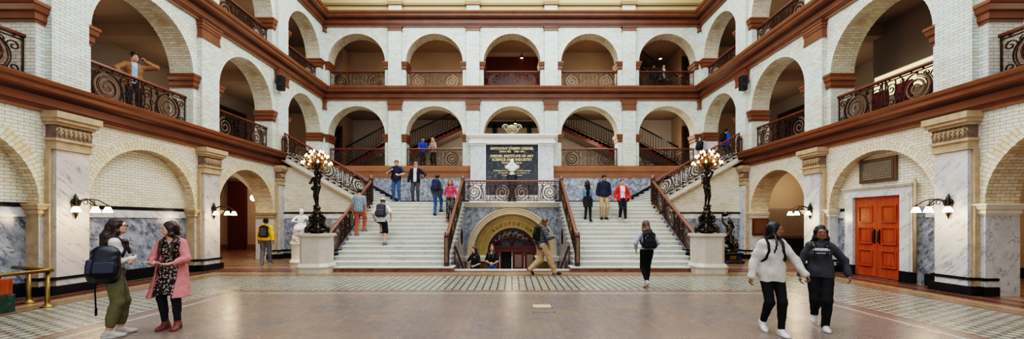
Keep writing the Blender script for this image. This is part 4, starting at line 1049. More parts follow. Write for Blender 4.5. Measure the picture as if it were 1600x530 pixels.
def sdf_mesh(prims, res, wr=0.0, wf=40):
    bbs = [bbox(p) for p in prims if p[0] in 'ceb']
    lo = np.min([b[0] for b in bbs], 0)-3*res-wr; hi = np.max([b[1] for b in bbs], 0)+3*res+wr
    n = np.ceil((hi-lo)/res).astype(int)+1
    ax = [(lo[i]+res*np.arange(n[i])).astype(np.float32) for i in range(3)]
    Fd = np.full(n, 1.0, np.float32)
    for p in prims:
        if p[0] in 'ceb':
            k = p[-1]; a, b = bbox(p); pad = k+2.5*res
            i0 = np.maximum(np.floor((a-pad-lo)/res).astype(int), 0); i1 = np.minimum(np.ceil((b+pad-lo)/res).astype(int)+1, n)
            s = tuple(slice(i0[i], i1[i]) for i in range(3))
            d = dist(p, ax[0][s[0]][:,None,None], ax[1][s[1]][None,:,None], ax[2][s[2]][None,None,:])
            f = Fd[s]; 
            if k > 0:
                h = np.maximum(k-np.abs(f-d), 0)/k; Fd[s] = np.minimum(f, d)-h*h*k*.25
            else: Fd[s] = np.minimum(f, d)
        elif p[0] == 'cut':
            d = (ax[0][:,None,None]-p[2][0])*p[1][0]+(ax[1][None,:,None]-p[2][1])*p[1][1]+(ax[2][None,None,:]-p[2][2])*p[1][2]
            Fd = np.maximum(Fd, d.astype(np.float32))
        elif p[0] == 'sub':
            a, b = bbox(p[1]); i0 = np.maximum(np.floor((a-.03-lo)/res).astype(int), 0); i1 = np.minimum(np.ceil((b+.03-lo)/res).astype(int)+1, n)
            if (i1 <= i0).any(): continue
            s = tuple(slice(i0[i], i1[i]) for i in range(3))
            d = -dist(p[1], ax[0][s[0]][:,None,None], ax[1][s[1]][None,:,None], ax[2][s[2]][None,None,:])
            f = Fd[s]; k = p[2]; h = np.maximum(k-np.abs(f-d), 0)/k; Fd[s] = np.maximum(f, d)+h*h*k*.25
    if wr:
        X, Y, Z = ax[0][:,None,None], ax[1][None,:,None], ax[2][None,None,:]
        Fd = Fd + wr*(np.sin(X*wf+2.1*np.sin(Z*wf*.55))*np.sin(Y*wf*.9+1.3)+.7*np.sin(Z*wf*1.25+2.2*np.sin(X*wf*.6+Y*wf*.5))).astype(np.float32)*.6
    Fd[0]=Fd[-1]=1; Fd[:,0]=Fd[:,-1]=1; Fd[:,:,0]=Fd[:,:,-1]=1
    ins = Fd < 0
    c = [ins[i:n[0]-1+i, j:n[1]-1+j, k:n[2]-1+k] for i in (0,1) for j in (0,1) for k in (0,1)]
    cnt = sum(x.astype(np.int8) for x in c); act = (cnt > 0) & (cnt < 8)
    idx = np.argwhere(act)
    if len(idx) == 0: return np.zeros((0,3)), np.zeros((0,4), int)
    cid = -np.ones(act.shape, np.int32); cid[act] = np.arange(len(idx))
    acc = np.zeros((len(idx),3)); num = np.zeros(len(idx))
    corners = [(i,j,k) for i in (0,1) for j in (0,1) for k in (0,1)]
    val = {q: Fd[idx[:,0]+q[0], idx[:,1]+q[1], idx[:,2]+q[2]] for q in corners}
    for q in corners:
        for a in range(3):
            if q[a] == 0:
                r = list(q); r[a] = 1; r = tuple(r); v0, v1 = val[q], val[r]
                m = (v0 < 0) != (v1 < 0); t = np.where(m, v0/(v0-v1+1e-12), 0)
                pos = np.tile(np.array(q, float), (len(idx),1)); pos[:,a] += t
                acc[m] += pos[m]; num[m] += 1
    verts = lo+res*(idx+acc/num[:,None])
    quads = []
    for a in range(3):
        b, c2 = (a+1)%3, (a+2)%3
        s0 = [slice(1,-1)]*3; s1 = [slice(1,-1)]*3; s0[a] = slice(0,-1); s1[a] = slice(1,None)
        A = ins[tuple(s0)]; B = ins[tuple(s1)]; e = np.argwhere(A != B)
        off = np.array([1,1,1]); off[a] = 0; e = e+off
        fl = ins[e[:,0], e[:,1], e[:,2]]
        def cell(db, dc):
            q = e.copy(); q[:,b] -= db; q[:,c2] -= dc; return cid[q[:,0], q[:,1], q[:,2]]
        Q = np.stack([cell(0,0), cell(1,0), cell(1,1), cell(0,1)], 1)
        Q[~fl] = Q[~fl][:, ::-1]; quads.append(Q)
    return verts, np.concatenate(quads)
def sdf_obj(name, prims, mat, parent, res=.012, wr=0, wf=40):
    v, q = sdf_mesh(prims, res, wr, wf)
    q = q[(q >= 0).all(1)]
    me = bpy.data.meshes.new(name); me.vertices.add(len(v)); me.vertices.foreach_set('co', v.astype(np.float32).ravel())
    me.loops.add(len(q)*4); me.loops.foreach_set('vertex_index', q.astype(np.int32).ravel())
    me.polygons.add(len(q)); me.polygons.foreach_set('loop_start', np.arange(0, len(q)*4, 4, dtype=np.int32))
    try: me.polygons.foreach_set('loop_total', np.full(len(q), 4, np.int32))
    except Exception: pass
    me.update(calc_edges=True); me.validate()
    me.polygons.foreach_set('use_smooth', np.ones(len(me.polygons), bool)); me.materials.append(mat)
    return link(bpy.data.objects.new(name, me), parent)

# ---------------------------------------------------------------- the human figure
def ik(root, tgt, l1, l2, pole):
    root, tgt = V3(root), V3(tgt); d = tgt-root; D = np.linalg.norm(d); mx = (l1+l2)*.997
    if D > mx: tgt = root+d/D*mx; D = mx
    u = (tgt-root)/D; a = (l1*l1-l2*l2+D*D)/(2*D); h = math.sqrt(max(l1*l1-a*a, 0))
    pl = V3(pole)-(V3(pole)@u)*u; pl = unit(pl)
    return root+u*a+pl*h, tgt
def skeleton(h=1.7, fem=False, pz=None, lean=0, side=0, twist=0, hipyaw=0, lf=(-.09,0,0), rf=(.09,0,0), lfy=8, rfy=-8, lfp=0, rfp=0,
             lh=None, rh=None, le=None, re=None, head=(0,0), lk=None, rk=None, px=0, py=0, hn=(0,0), curl=(.5,.5), shrug=0, lfd=None, rfd=None, lhd=None, rhd=None, bld=1.0):
    s = h/1.7; S = {}
    S['s'] = s; S['fem'] = fem; S['bld'] = bld
    P = V3(px, py, .95 if pz is None else pz)
    L_, sd = math.radians(lean), math.radians(side)
    T = unit((math.sin(sd), math.sin(L_), math.cos(L_)*math.cos(sd)))
    hy, ty = math.radians(hipyaw), math.radians(hipyaw+twist)
    HR = V3(math.cos(hy), math.sin(hy), 0); SR = V3(math.cos(ty), math.sin(ty), 0); SR = unit(SR-(SR@T)*T); FW = np.cross(T, SR)
    S.update(P=P, T=T, HR=HR, SR=SR, FW=FW, HF=V3(-HR[1], HR[0], 0))
    S['chest'] = P+T*.30; S['neck'] = P+T*.50
    hw = .170 if not fem else .138
    hw *= .5+.5*bld if bld > 1 else 1
    S['shl'] = P+T*(.43+shrug)-SR*hw; S['shr'] = P+T*(.43+shrug)+SR*hw
    S['hipl'] = P-HR*.088-V3(0,0,.03); S['hipr'] = P+HR*.088-V3(0,0,.03)
    for q, f, fy, fp, kp, hip, sg in (('l', lf, lfy, lfp, lk, 'hipl', -1), ('r', rf, rfy, rfp, rk, 'hipr', 1)):
        a = V3(f)+V3(0,0,.075)
        fyr = math.radians(fy)
        fd = V3(-math.sin(fyr), math.cos(fyr), 0)
        pole = V3(kp) if kp is not None else fd+V3(sg*.05,0,0)
        if fp: a = V3(f)+V3(0,0,.075)+V3(0,0,.15*math.sin(math.radians(fp)))*1.0
        kn, an = ik(S[hip], a, .43, .43, pole)
        S['kn'+q], S['an'+q] = kn, an
        cp, sp = math.cos(math.radians(fp)), math.sin(math.radians(fp))
        S['ft'+q] = (fd*cp+V3(0,0,-sp), V3(0,0,cp)+fd*sp)    # toe direction, foot up
    for q, hh, ep, sh, sg in (('l', lh, le, 'shl', -1), ('r', rh, re, 'shr', 1)):
        if hh is None: tg = S[sh]+SR*sg*.07-V3(0,0,.50)+FW*.03
        else: tg = V3(hh)
        pole = V3(ep) if ep is not None else -FW*1.0+SR*sg*.6-V3(0,0,.2)
        el, wr = ik(S[sh], tg, .285, .245, pole); S['el'+q], S['wr'+q] = el, wr
        hd = {'l': lhd, 'r': rhd}[q]
        d = unit(wr-el) if hd is None else unit(hd)
        n = -SR*sg if hn[0 if q=='l' else 1] == 0 else V3(hn[0 if q=='l' else 1])
        n = unit(n-(n@d)*d); S['hd'+q] = (d, n)
    yw, pt = math.radians(head[0]), math.radians(head[1])
    # head frame: right, forward, up
    Rh = np.stack([SR, FW, T], 1); base = Rh if abs(lean) < 14 else np.stack([SR, unit(FW*.6+V3(0,0,0)+np.cross(V3(0,0,1), SR)*.4), unit(T*.5+V3(0,0,.5))], 1)
    R = rotm((0,0,1), yw)@base; R = R@rotm((1,0,0), pt)
    S['HR_'] = R; S['hc'] = S['neck']+T*.045+R@V3(0,.02,.118)
    S['curl'] = curl
    for k, v in list(S.items()):
        if isinstance(v, np.ndarray) and v.shape == (3,) and k not in ('T','HR','SR','FW','HF'): S[k] = v*s
    return S
def torso(S, t=0.0, k=.05, low=True):
    s, T, SR, P = S['s'], S['T'], S['SR'], S['P']; B = S['bld']; R = np.stack([SR, S['FW'], T], 1); R2 = np.stack([S['HR'], S['HF'], V3(0,0,1)], 1)
    f = S['fem']; o = []
    if low: o.append(e_(P+V3(0,0,-.0)*s, V3(.150 if f else .150, .108, .13)*s*[B,B,1]+t, R2, k*s))
    o.append(e_(P+T*.14*s, V3(.110 if f else .135, .088, .15)*s*[B,B,1]+t, R, k*s))
    o.append(e_(P+T*.31*s, V3(.130 if f else .155, .098, .165)*s*[B,B,1]+t, R, k*s))
    o.append(c_(S['shl']*.88+S['shr']*.12, S['shr']*.88+S['shl']*.12, (.048 if f else .060)*s*(.5+.5*B)+t*.8, None, k*s))
    o.append(c_(P+T*.40*s, S['neck']-T*.02*s, .085*s+t, .058*s+t*.6, k*s))
    for q in ('shl','shr'): o.append(c_(S['neck']-T*.045*s, S[q]*.86+S['neck']*.14-T*.0*s, .045*s+t*.8, .040*s+t*.8, .04*s))
    if f: o += [e_(P+T*.30*s+SR*.055*x*s+S['FW']*.062*s, V3(.056,.050,.058)*s+t*.9, R, .05*s) for x in (-1,1)]
    return o
def arm(S, q, t=0.0, up=1.0, k=.03, cuff=0, B=None):
    s = S['s']; B = S['bld'] if B is None else B; sh, el, wr = S['sh'+q], S['el'+q], S['wr'+q]
    g = (.040 if S['fem'] else .049)*s*B; o = []
    if up <= 0: return o
    if up < .5:
        e = sh+(el-sh)*up*2; return [c_(sh, e, g+t, g*.88+t*1.1, k*s)]
    o.append(c_(sh, el, g+t, g*.80+t, k*s))
    f = sh*0+el+(wr-el)*min(1, (up-.5)*2)
    o.append(c_(el, f, g*.78+t, g*.52+(g*.26)*(1-(up-.5)*2)+t*(1+cuff), k*s)); return o
def leg(S, q, t=0.0, up=1.0, flare=0.0, k=.035):
    s = S['s']; B = S['bld']; hp, kn, an = S['hip'+q], S['kn'+q], S['an'+q]
    rt = (.082 if S['fem'] else .082)*s*B; rk = .056*s*(.5+.5*B); ra = .038*s; o = []
    if up <= .5:
        e = hp+(kn-hp)*up*2; return [c_(hp, e, rt+t, rt+(rk-rt)*up*2+t+flare, k*s)]
    o.append(c_(hp, kn, rt+t, rk+t+flare*.5, k*s)); u = (up-.5)*2; e = kn+(an-kn)*u
    d = unit(an-kn); bk = unit(np.cross(np.cross(S['ft'+q][0], d), d))
    cm = kn+(an-kn)*.3+(bk if bk@S['ft'+q][0] < 0 else -bk)*.018*s
    o.append(c_(kn, e, rk*.96+t+flare*.5, ra+(rk-ra)*(1-u)*.6+t+flare, k*s))
    if u > .5: o.append(c_(cm-d*.05*s, cm+d*.08*s, .048*s*B+t+flare*.3, .04*s+t+flare*.4, k*s))
    return o
def foot(S, q, t=0.0, sole=False, heel=0):
    s = S['s']; an = S['an'+q]; fd, fu = S['ft'+q]
    hl = an-fu*.045*s-fd*.035*s; ball = an-fu*.055*s+fd*.115*s; toe = ball+fd*.05*s-fu*.002*s; sd = np.cross(fd, fu)
    o = [c_(an, hl, .034*s+t, .032*s+t, .02), c_(an, ball, .034*s+t, .026*s+t, .03), c_(ball-sd*.018*s, toe-sd*.008*s, .026*s+t, .020*s+t, .02), c_(ball+sd*.02*s, toe+sd*.012*s-fd*.012*s, .024*s+t, .018*s+t, .02), c_(hl, ball, .030*s+t, .028*s+t, .02)]
    o.append(cut(-fu, an-fu*(.073*s), .003))
    return o
def hand(S, q, detail=1):
    s = S['s']; wr = S['wr'+q]; d, n = S['hd'+q]; sg = -1 if q == 'l' else 1; cl = S['curl'][0 if q == 'l' else 1]
    sd = np.cross(d, n)*(-sg)            # towards the thumb
    if sd@S['FW'] < -.3 and abs(n@S['SR']) > .5: sd = -sd
    o = []; r = .0125*s; L0 = .078*s
    for j, off in enumerate((.028,.010,-.009,-.026)):
        o.append(c_(wr+d*.012*s+sd*off*.55*s, wr+d*L0+sd*off*s, .015*s, .0125*s, .014))
    lens = (.036,.041,.038,.030)
    for j, off in enumerate((.029,.010,-.009,-.027)):
        a = wr+d*L0+sd*off*s; c = cl*(1+.12*j)
        d1 = unit(d*math.cos(c*.8)+n*math.sin(c*.8)+sd*off*1.8); d2 = unit(d*math.cos(c*2.0)+n*math.sin(c*2.0))
        b = a+d1*lens[j]*s; e = b+d2*lens[j]*.95*s
        o += [c_(a, b, .0092*s, .0086*s, .004), c_(b, e, .0086*s, .0070*s, .004)]
    a = wr+d*.025*s+sd*.022*s; b = a+unit(d*.75+sd*.75+n*.25)*.042*s; e = b+unit(d*.95+sd*.25+n*(.2+.3*cl))*.032*s
    o += [c_(a, b, .013*s, .0105*s, .008), c_(b, e, .0105*s, .0085*s, .004)]
    return o
def head(S, beard=False):
    s = S['s']; R = S['HR_']; c = S['hc']; f = S['fem']; P = lambda x, y, z: c+R@(V3(x,y,z)*s)
    w = .070 if f else .074
    o = [e_(P(0,-.012,.022), V3(w,.092,.092)*s, R, .02), e_(P(0,.022,-.030), V3(w*.80,.068,.080)*s, R, .03), e_(P(0,.062,-.085), V3(.026,.024,.022)*s, R, .03),
         c_(P(-.04,.045,-.062), P(.04,.045,-.062), .026*s, None, .03), e_(P(0,.070,.028), V3(.05,.018,.018)*s, R, .03),
         c_(P(0,.088,.012), P(0,.107,-.022), .008*s, .0125*s, .012), c_(P(-.012,.094,-.026), P(.012,.094,-.026), .0085*s, None, .008),
         c_(P(-.018,.084,-.052), P(.018,.084,-.052), .0075*s, None, .008), c_(P(-.014,.083,-.062), P(.014,.083,-.062), .0085*s, None, .008),
         e_(P(-.038,.058,-.020), V3(.022,.02,.02)*s, R, .02), e_(P(.038,.058,-.020), V3(.022,.02,.02)*s, R, .02)]
    for x in (-1, 1):
        o.append(e_(P(x*(w+.004),-.008,-.012), V3(.009,.019,.031)*s, R, .008))
        o.append(sub(e_(P(x*.029,.093,.006), V3(.016,.014,.009)*s, R), .006))
    o.append(c_(S['neck']-S['T']*.03*s, P(0,-.018,-.075), (.050 if f else .058)*s, (.046 if f else .054)*s, .03))
    return o
SKINS = {'light': (.56,.33,.24), 'tan': (.44,.25,.16), 'brown': (.24,.12,.07), 'dark': (.10,.05,.032), 'pink': (.60,.34,.26)}
HAIRS = {'darkbrown': (.030,.017,.012), 'black': (.010,.009,.009), 'brown': (.09,.048,.026), 'auburn': (.16,.065,.030), 'grey': (.30,.29,.27), 'blonde': (.38,.25,.12)}
MC = {}
def fab(c, rough=.85, key=None, **kw):
    k = (tuple(c), rough, key)
    if k not in MC:
        kw.setdefault('bump', .25); MC[k] = plain(key or 'woven_fabric', c, rough, var=.10, scale=22, **kw)
    return MC[k]
def skin(n):
    k = ('skin', n)
    if k not in MC: MC[k] = plain('skin_'+n, SKINS[n], .5, var=.05, scale=12); MC[k].node_tree.nodes['Principled BSDF'].inputs['Subsurface Weight'].default_value = .08
    return MC[k]
def hairm(n):
    k = ('hair', n)
    if k not in MC:
        m, nt, b = nodes('hair_'+n); tc = N(nt, 'ShaderNodeTexCoord'); mp = N(nt, 'ShaderNodeMapping'); mp.inputs['Scale'].default_value = (60,60,7); L(nt, tc.outputs['Object'], mp.inputs['Vector'])
        nz = N(nt, 'ShaderNodeTexNoise', Scale=1.0, Detail=3.0, Distortion=.6); L(nt, mp.outputs[0], nz.inputs['Vector']); c = HAIRS[n]
        L(nt, ramp(nt, nz.outputs['Fac'], [(.3, [x*.5 for x in c]), (.7, [min(1,x*1.9) for x in c])]), b.inputs['Base Color']); b.inputs['Roughness'].default_value = .42
        bp = N(nt, 'ShaderNodeBump', Strength=.7, Distance=.006); L(nt, nz.outputs['Fac'], bp.inputs['Height']); L(nt, bp.outputs['Normal'], b.inputs['Normal']); MC[k] = m
    return MC[k]
def floral(name, base, spot, scale, thr):
    m, nt, b = nodes(name); tc = N(nt, 'ShaderNodeTexCoord'); v = N(nt, 'ShaderNodeTexVoronoi', Scale=scale); L(nt, tc.outputs['Object'], v.inputs['Vector'])
    nz = N(nt, 'ShaderNodeTexNoise', Scale=scale*2.2, Detail=2.0); L(nt, tc.outputs['Object'], nz.inputs['Vector'])
    f = mth(nt, 'ADD', v.outputs['Distance'], mth(nt, 'MULTIPLY', mth(nt, 'SUBTRACT', nz.outputs['Fac'], .5), .5))
    L(nt, mix(nt, mth(nt, 'LESS_THAN', f, thr), base, spot), b.inputs['Base Color']); b.inputs['Roughness'].default_value = .8; return m
def plaid(name, c1, c2, c3, w):
    m, nt, b = nodes(name); tc = N(nt, 'ShaderNodeTexCoord'); br = N(nt, 'ShaderNodeTexBrick', Scale=1.0); br.offset = 0
    mp = N(nt, 'ShaderNodeMapping'); mp.inputs['Rotation'].default_value = (PI/2, 0, 0); L(nt, tc.outputs['Object'], mp.inputs['Vector']); L(nt, mp.outputs[0], br.inputs['Vector'])
    for k, v in (('Color1',(*c1,1)),('Color2',(*c2,1)),('Mortar',(*c3,1)),('Brick Width',w),('Row Height',w),('Mortar Size',w*.12)): br.inputs[k].default_value = v
    L(nt, br.outputs['Color'], b.inputs['Base Color']); b.inputs['Roughness'].default_value = .85; return m
def hair_prims(S, style):
    s = S['s']; R = S['HR_']; c = S['hc']; P = lambda x, y, z: c+R@(V3(x,y,z)*s); f = S['fem']; w = .070 if f else .074
    o = [e_(P(0,-.020,.030), V3(w+.016,.098,.098)*s, R, .02)]
    face = [sub(e_(P(0,.105,-.035), V3(.058,.062,.095)*s, R), .01), sub(b_(P(0,.02,-.13), V3(.2,.2,.055)*s, .01, R), .01)]
    if style == 'short':
        o.append(e_(P(0,.045,.085), V3(.058,.040,.030)*s, R, .03)); return o+face+[sub(b_(P(0,.06,-.06), V3(.2,.045,.05)*s, .01, R), .01)]
    if style == 'curly': 
        o = [e_(P(0,-.018,.040), V3(w+.026,.108,.102)*s, R, .02), e_(P(0,.05,.095), V3(.06,.045,.035)*s, R, .03)]; return o+face
    if style == 'bun':
        o.append(e_(P(0,-.10,.06), V3(.042,.042,.042)*s, R, .02)); return o+face+[sub(b_(P(0,.06,-.06), V3(.2,.045,.05)*s, .01, R), .01)]
    # long styles: fall behind the shoulders and to the front
    FW, SR = S['FW'], S['SR']; nk = S['neck']; dn = V3(0,0,-1)
    fc = face[:1]
    L_ = {'long': .30, 'longer': .40, 'shoulder': .16, 'bob': .10}[style]
    o.append(c_(P(0,-.060,.0), nk-FW*.085*s+V3(0,0,.02)*s, .070*s, .068*s, .03))
    o.append(c_(nk-FW*.085*s+V3(0,0,.02)*s, nk-FW*.135*s+dn*L_*s, .075*s, .050*s, .04))
    for x in (-1, 1):
        a = P(x*.066,-.01,.02); b = P(x*.078,.0,-.09); o.append(c_(a, b, .030*s, .032*s, .03))
        m_ = nk+SR*x*.085*s-FW*.01*s+V3(0,0,.0); o.append(c_(b, m_, .034*s, .036*s, .03))
        gt = S.get('gt', .012); e = nk+SR*x*.075*s+FW*((.140 if style != 'bob' else .02)*s+gt)+dn*L_*.75*s
        if style != 'bob': o.append(c_(m_, nk+SR*x*.085*s+FW*(.088*s+gt)+dn*.06*s, .036*s, .027*s, .03)); o.append(c_(nk+SR*x*.085*s+FW*(.088*s+gt)+dn*.06*s, e, .027*s, .015*s, .03))
        o.append(c_(m_-FW*.06*s, nk+SR*x*.08*s-FW*.12*s+dn*L_*.9*s, .045*s, .035*s, .04))
    return o+fc
def person(label, pos, yaw, S, sk='light', hr='short', hc='darkbrown', top=None, legs=None, shoes=None, outer=None, extra=(), res=.012, group=None, dress=None, belt=None, cap=None, glasses=False):
    t = thing('person', label, 'person', pos, math.radians(yaw), group)
    s = S['s']
    nohand = set()
    B = torso(S)+arm(S,'l')+arm(S,'r')+leg(S,'l')+leg(S,'r')+[p for p in head(S)]
    subs = [p for p in B if p[0] == 'sub']; B = [p for p in B if p[0] != 'sub']
    H = hand(S,'l')+hand(S,'r')
    for q in 'lr': B += [p for p in foot(S,q) if p[0] != 'cut']
    body = sdf_obj('body', B+subs+H, skin(sk), t, res)
    # eyes and brows
    R = S['HR_']; P = lambda x, y, z: S['hc']+R@(V3(x,y,z)*s)
    for x in (-1, 1):
        m = MB(); m.lathe([(.0,-.0085*s)]+[(.0092*s*math.sin(a), -.0085*s*math.cos(a)) for a in (.6,1.2,1.8,2.4)]+[(.0,.0085*s)], tuple(P(x*.029,.0795,.006)), fab((.42,.38,.34), .3, 'eye_white', bump=0), n=8); e = m.build('eye', body)
        m = MB(); cc = P(x*.029,.0865,.006); m.lathe([(.0,-.004*s),(.005*s,-.002*s),(.005*s,.002*s),(.0,.004*s)], tuple(cc), M['black'], n=8); m.build('pupil', e)
        m = MB(); m.tube([tuple(P(x*(.014),.090,.026)), tuple(P(x*.03,.092,.031)), tuple(P(x*.046,.080,.026))], .0035*s, hairm(hc), n=5); m.build('eyebrow', body)
    m = MB(); m.tube([tuple(P(-.02,.088,-.056)), tuple(P(0,.0945,-.055)), tuple(P(.02,.088,-.056))], .0042*s, fab((.33,.10,.09), .5, 'lips', bump=0), n=5); m.build('lips', body)
    if glasses:
        m = MB()
        for x in (-1, 1): m.tube([tuple(P(x*.031+.024*math.cos(a), .104, .004+.018*math.sin(a))) for a in [j*PI/5 for j in range(10)]], .0025, M['black'], n=4, closed=True); m.tube([tuple(P(x*.055,.104,.01)), tuple(P(x*.08,.0,.01))], .0025, M['black'], n=4)
        m.build('glasses', body)
    if hr: sdf_obj('hair', hair_prims(S, hr), hairm(hc), t, res, wr=.006*s if hr in ('curly','long','longer','shoulder') else .002, wf=55)
    T, FW, SR, Pp = S['T'], S['FW'], S['SR'], S['P']
    def garment(g, outer=False):
        """dict: t thickness, sl/sr sleeve fraction, hem (m below pelvis +), neck, open half width, mat, k"""
        th = g.get('t', .014)*s; sl = g.get('sleeve', 1); pr = torso(S, th, low=True)
        for q in 'lr':
            u = g.get('sleeve_'+q, sl)
            pr += arm(S, q, th*g.get('sw', .9), u, cuff=g.get('cuff', 0), k=.025)
        hem = g.get('hem', .08)
        if .03 < hem <= .17: pr.append(e_(Pp-V3(0,0,.02)*s, V3(.150,.112,.42)*s*[S['bld'],S['bld'],1]+[th+.006,th+.006,0], np.stack([S['HR'], S['HF'], V3(0,0,1)], 1), .03))
        if hem > .17:
            z = Pp-V3(0,0,1)*hem*s; fl = g.get('flare', .0)
            R2 = np.stack([S['HR'], S['HF'], V3(0,0,1)], 1)
            for q in 'lr': pr.append(c_(S['hip'+q]+V3(0,0,.02)*s, (S['hip'+q]+(S['kn'+q]-S['hip'+q])*min(1,(hem+.08)/.43)), (.09)*s+th, .085*s+th+fl, .08))
            pr.append(c_(Pp, Pp-V3(0,0,hem+.1)*s+S['HF']*.0, .12*s+th, .11*s+th+fl, .08))
        pr.append(cut(-V3(0,0,1) if hem > .0 else -T, Pp-V3(0,0,hem)*s))
        nk = S['neck']; rn = g.get('nr', .056 if S['fem'] else .062)*s+(.0 if not g.get('collar') else -.004)
        pr.append(sub(c_(nk+T*(.035-g.get('nd', .0))*s, nk+T*.3*s, rn, rn*1.25), .008))
        if g.get('nv'): pr.append(sub(c_(nk+FW*.07*s, nk+FW*.10*s-T*.10*g['nv']*s, .05*s, .02*s), .01))
        if g.get('collar'): pr.insert(0, c_(nk-T*.04*s, nk+T*.035*s, .07*s, .066*s, .02))
        if g.get('hood'): 
            pr.insert(0, e_(nk-FW*.095*s-T*.03*s, V3(.115,.055,.075)*s, np.stack([SR, FW, T], 1), .04)); pr.insert(0, c_(nk+SR*.07*s-FW*.02*s, nk+FW*.07*s-T*.05*s, .032*s, .026*s, .03)); pr.insert(0, c_(nk-SR*.07*s-FW*.02*s, nk+FW*.07*s-T*.05*s, .032*s, .026*s, .03))
        if g.get('open'):
            w = g['open']; Rr = np.stack([SR, FW, T], 1)
            pr.append(sub(b_(Pp+FW*.24*s+T*.0*s, V3(w*s, .20*s, .75*s), .01, Rr), .008)); 
        return sdf_obj(g.get('name', 'shirt'), pr, g['mat'], t, res, wr=g.get('wr', .004)*s, wf=g.get('wf', 34))
    if top: garment(top)
    if dress: garment(dress)
    if outer: garment(outer)
    if legs:
        th = legs.get('t', .010)*s; u = legs.get('len', 1)*.5+.5 if legs.get('len', 1) >= 0 else .5; u = legs.get('u', u)
        if legs.get('skirt'):
            z = legs['skirt']; pr = [e_(Pp, V3(.165,.125,.13)*s+th, None, .05)]
            pr.append(c_(Pp-V3(0,0,.05)*s, (S['knl']+S['knr'])*.5*.5+(Pp-V3(0,0,.05)*s)*.5, .14*s, .14*s, .08))
            for q in 'lr': pr.append(c_(S['hip'+q], S['kn'+q]+(S['an'+q]-S['kn'+q])*max(0,(z-.45)/.43), .10*s+th, .085*s+th+legs.get('flare',.02), .12))
            pr.append(cut((0,0,-1), Pp-V3(0,0,z)*s))
        else:
            pr = [e_(Pp-V3(0,0,.0), V3(.146 if S['fem'] else .146,.108,.125)*s*S['bld']+th, np.stack([S['HR'], S['HF'], V3(0,0,1)],1), .05)]
            for q in 'lr': pr += leg(S, q, th, u, legs.get('flare', 0.0))
            if u > .5:
                for q in 'lr':
                    d = unit(S['an'+q]-S['kn'+q]); 
        pr.append(cut(T, Pp+T*legs.get('rise', .10)*s))
        if not legs.get('skirt') and u > .92: pr.append(cut((0,0,-1), (0,0,min(S['anl'][2], S['anr'][2])-.055*s)))
        sdf_obj(legs.get('name', 'trousers'), pr, legs['mat'], t, res, wr=legs.get('wr', .003)*s, wf=30)
    if shoes:
        for q in 'lr':
            pr = [p for p in foot(S, q, shoes.get('t', .010)*s)]
            if shoes.get('high'): pr = [c_(S['an'+q], S['an'+q]+unit(S['kn'+q]-S['an'+q])*shoes['high']*s, .048*s, .046*s, .02)]+pr
            o = sdf_obj('shoe', pr, shoes['mat'], t, min(res, .009))
            if shoes.get('sole') is not None:
                an = S['an'+q]; fd, fu = S['ft'+q]; sp_ = [c_(an-fu*.062*s-fd*.035*s, an-fu*.062*s+fd*.125*s, .044*s, .040*s, .01), cut(fu, an-fu*.055*s), cut(-fu, an-fu*.078*s)]
                sdf_obj('sole', sp_, shoes['sole'], o, min(res, .009))
    if belt:
        m = MB(); c = Pp+T*.095*s; m.tube([tuple(c+S['HR']*.160*s*math.cos(a)+S['HF']*.118*s*math.sin(a)) for a in [j*PI/12 for j in range(24)]], .016*s, belt, n=5, closed=True); m.build('belt', t)
    if cap:
        c = S['hc']; pr = [e_(P(0,-.018,.045), V3(.088,.108,.088)*s, R, .02), sub(b_(P(0,0,-.08), V3(.2,.2,.105)*s, .01, R), .005), e_(P(0,cap[1]*.12,.048), V3(.07,.075,.012)*s, R, .01)]
        sdf_obj('cap', pr, cap[0], t, res)
    t['S'] = 1; del t['S']
    return t
def world_of(pos, yaw, p):
    a = math.radians(yaw); return V3(pos[0]+p[0]*math.cos(a)-p[1]*math.sin(a), pos[1]+p[0]*math.sin(a)+p[1]*math.cos(a), pos[2]+p[2])
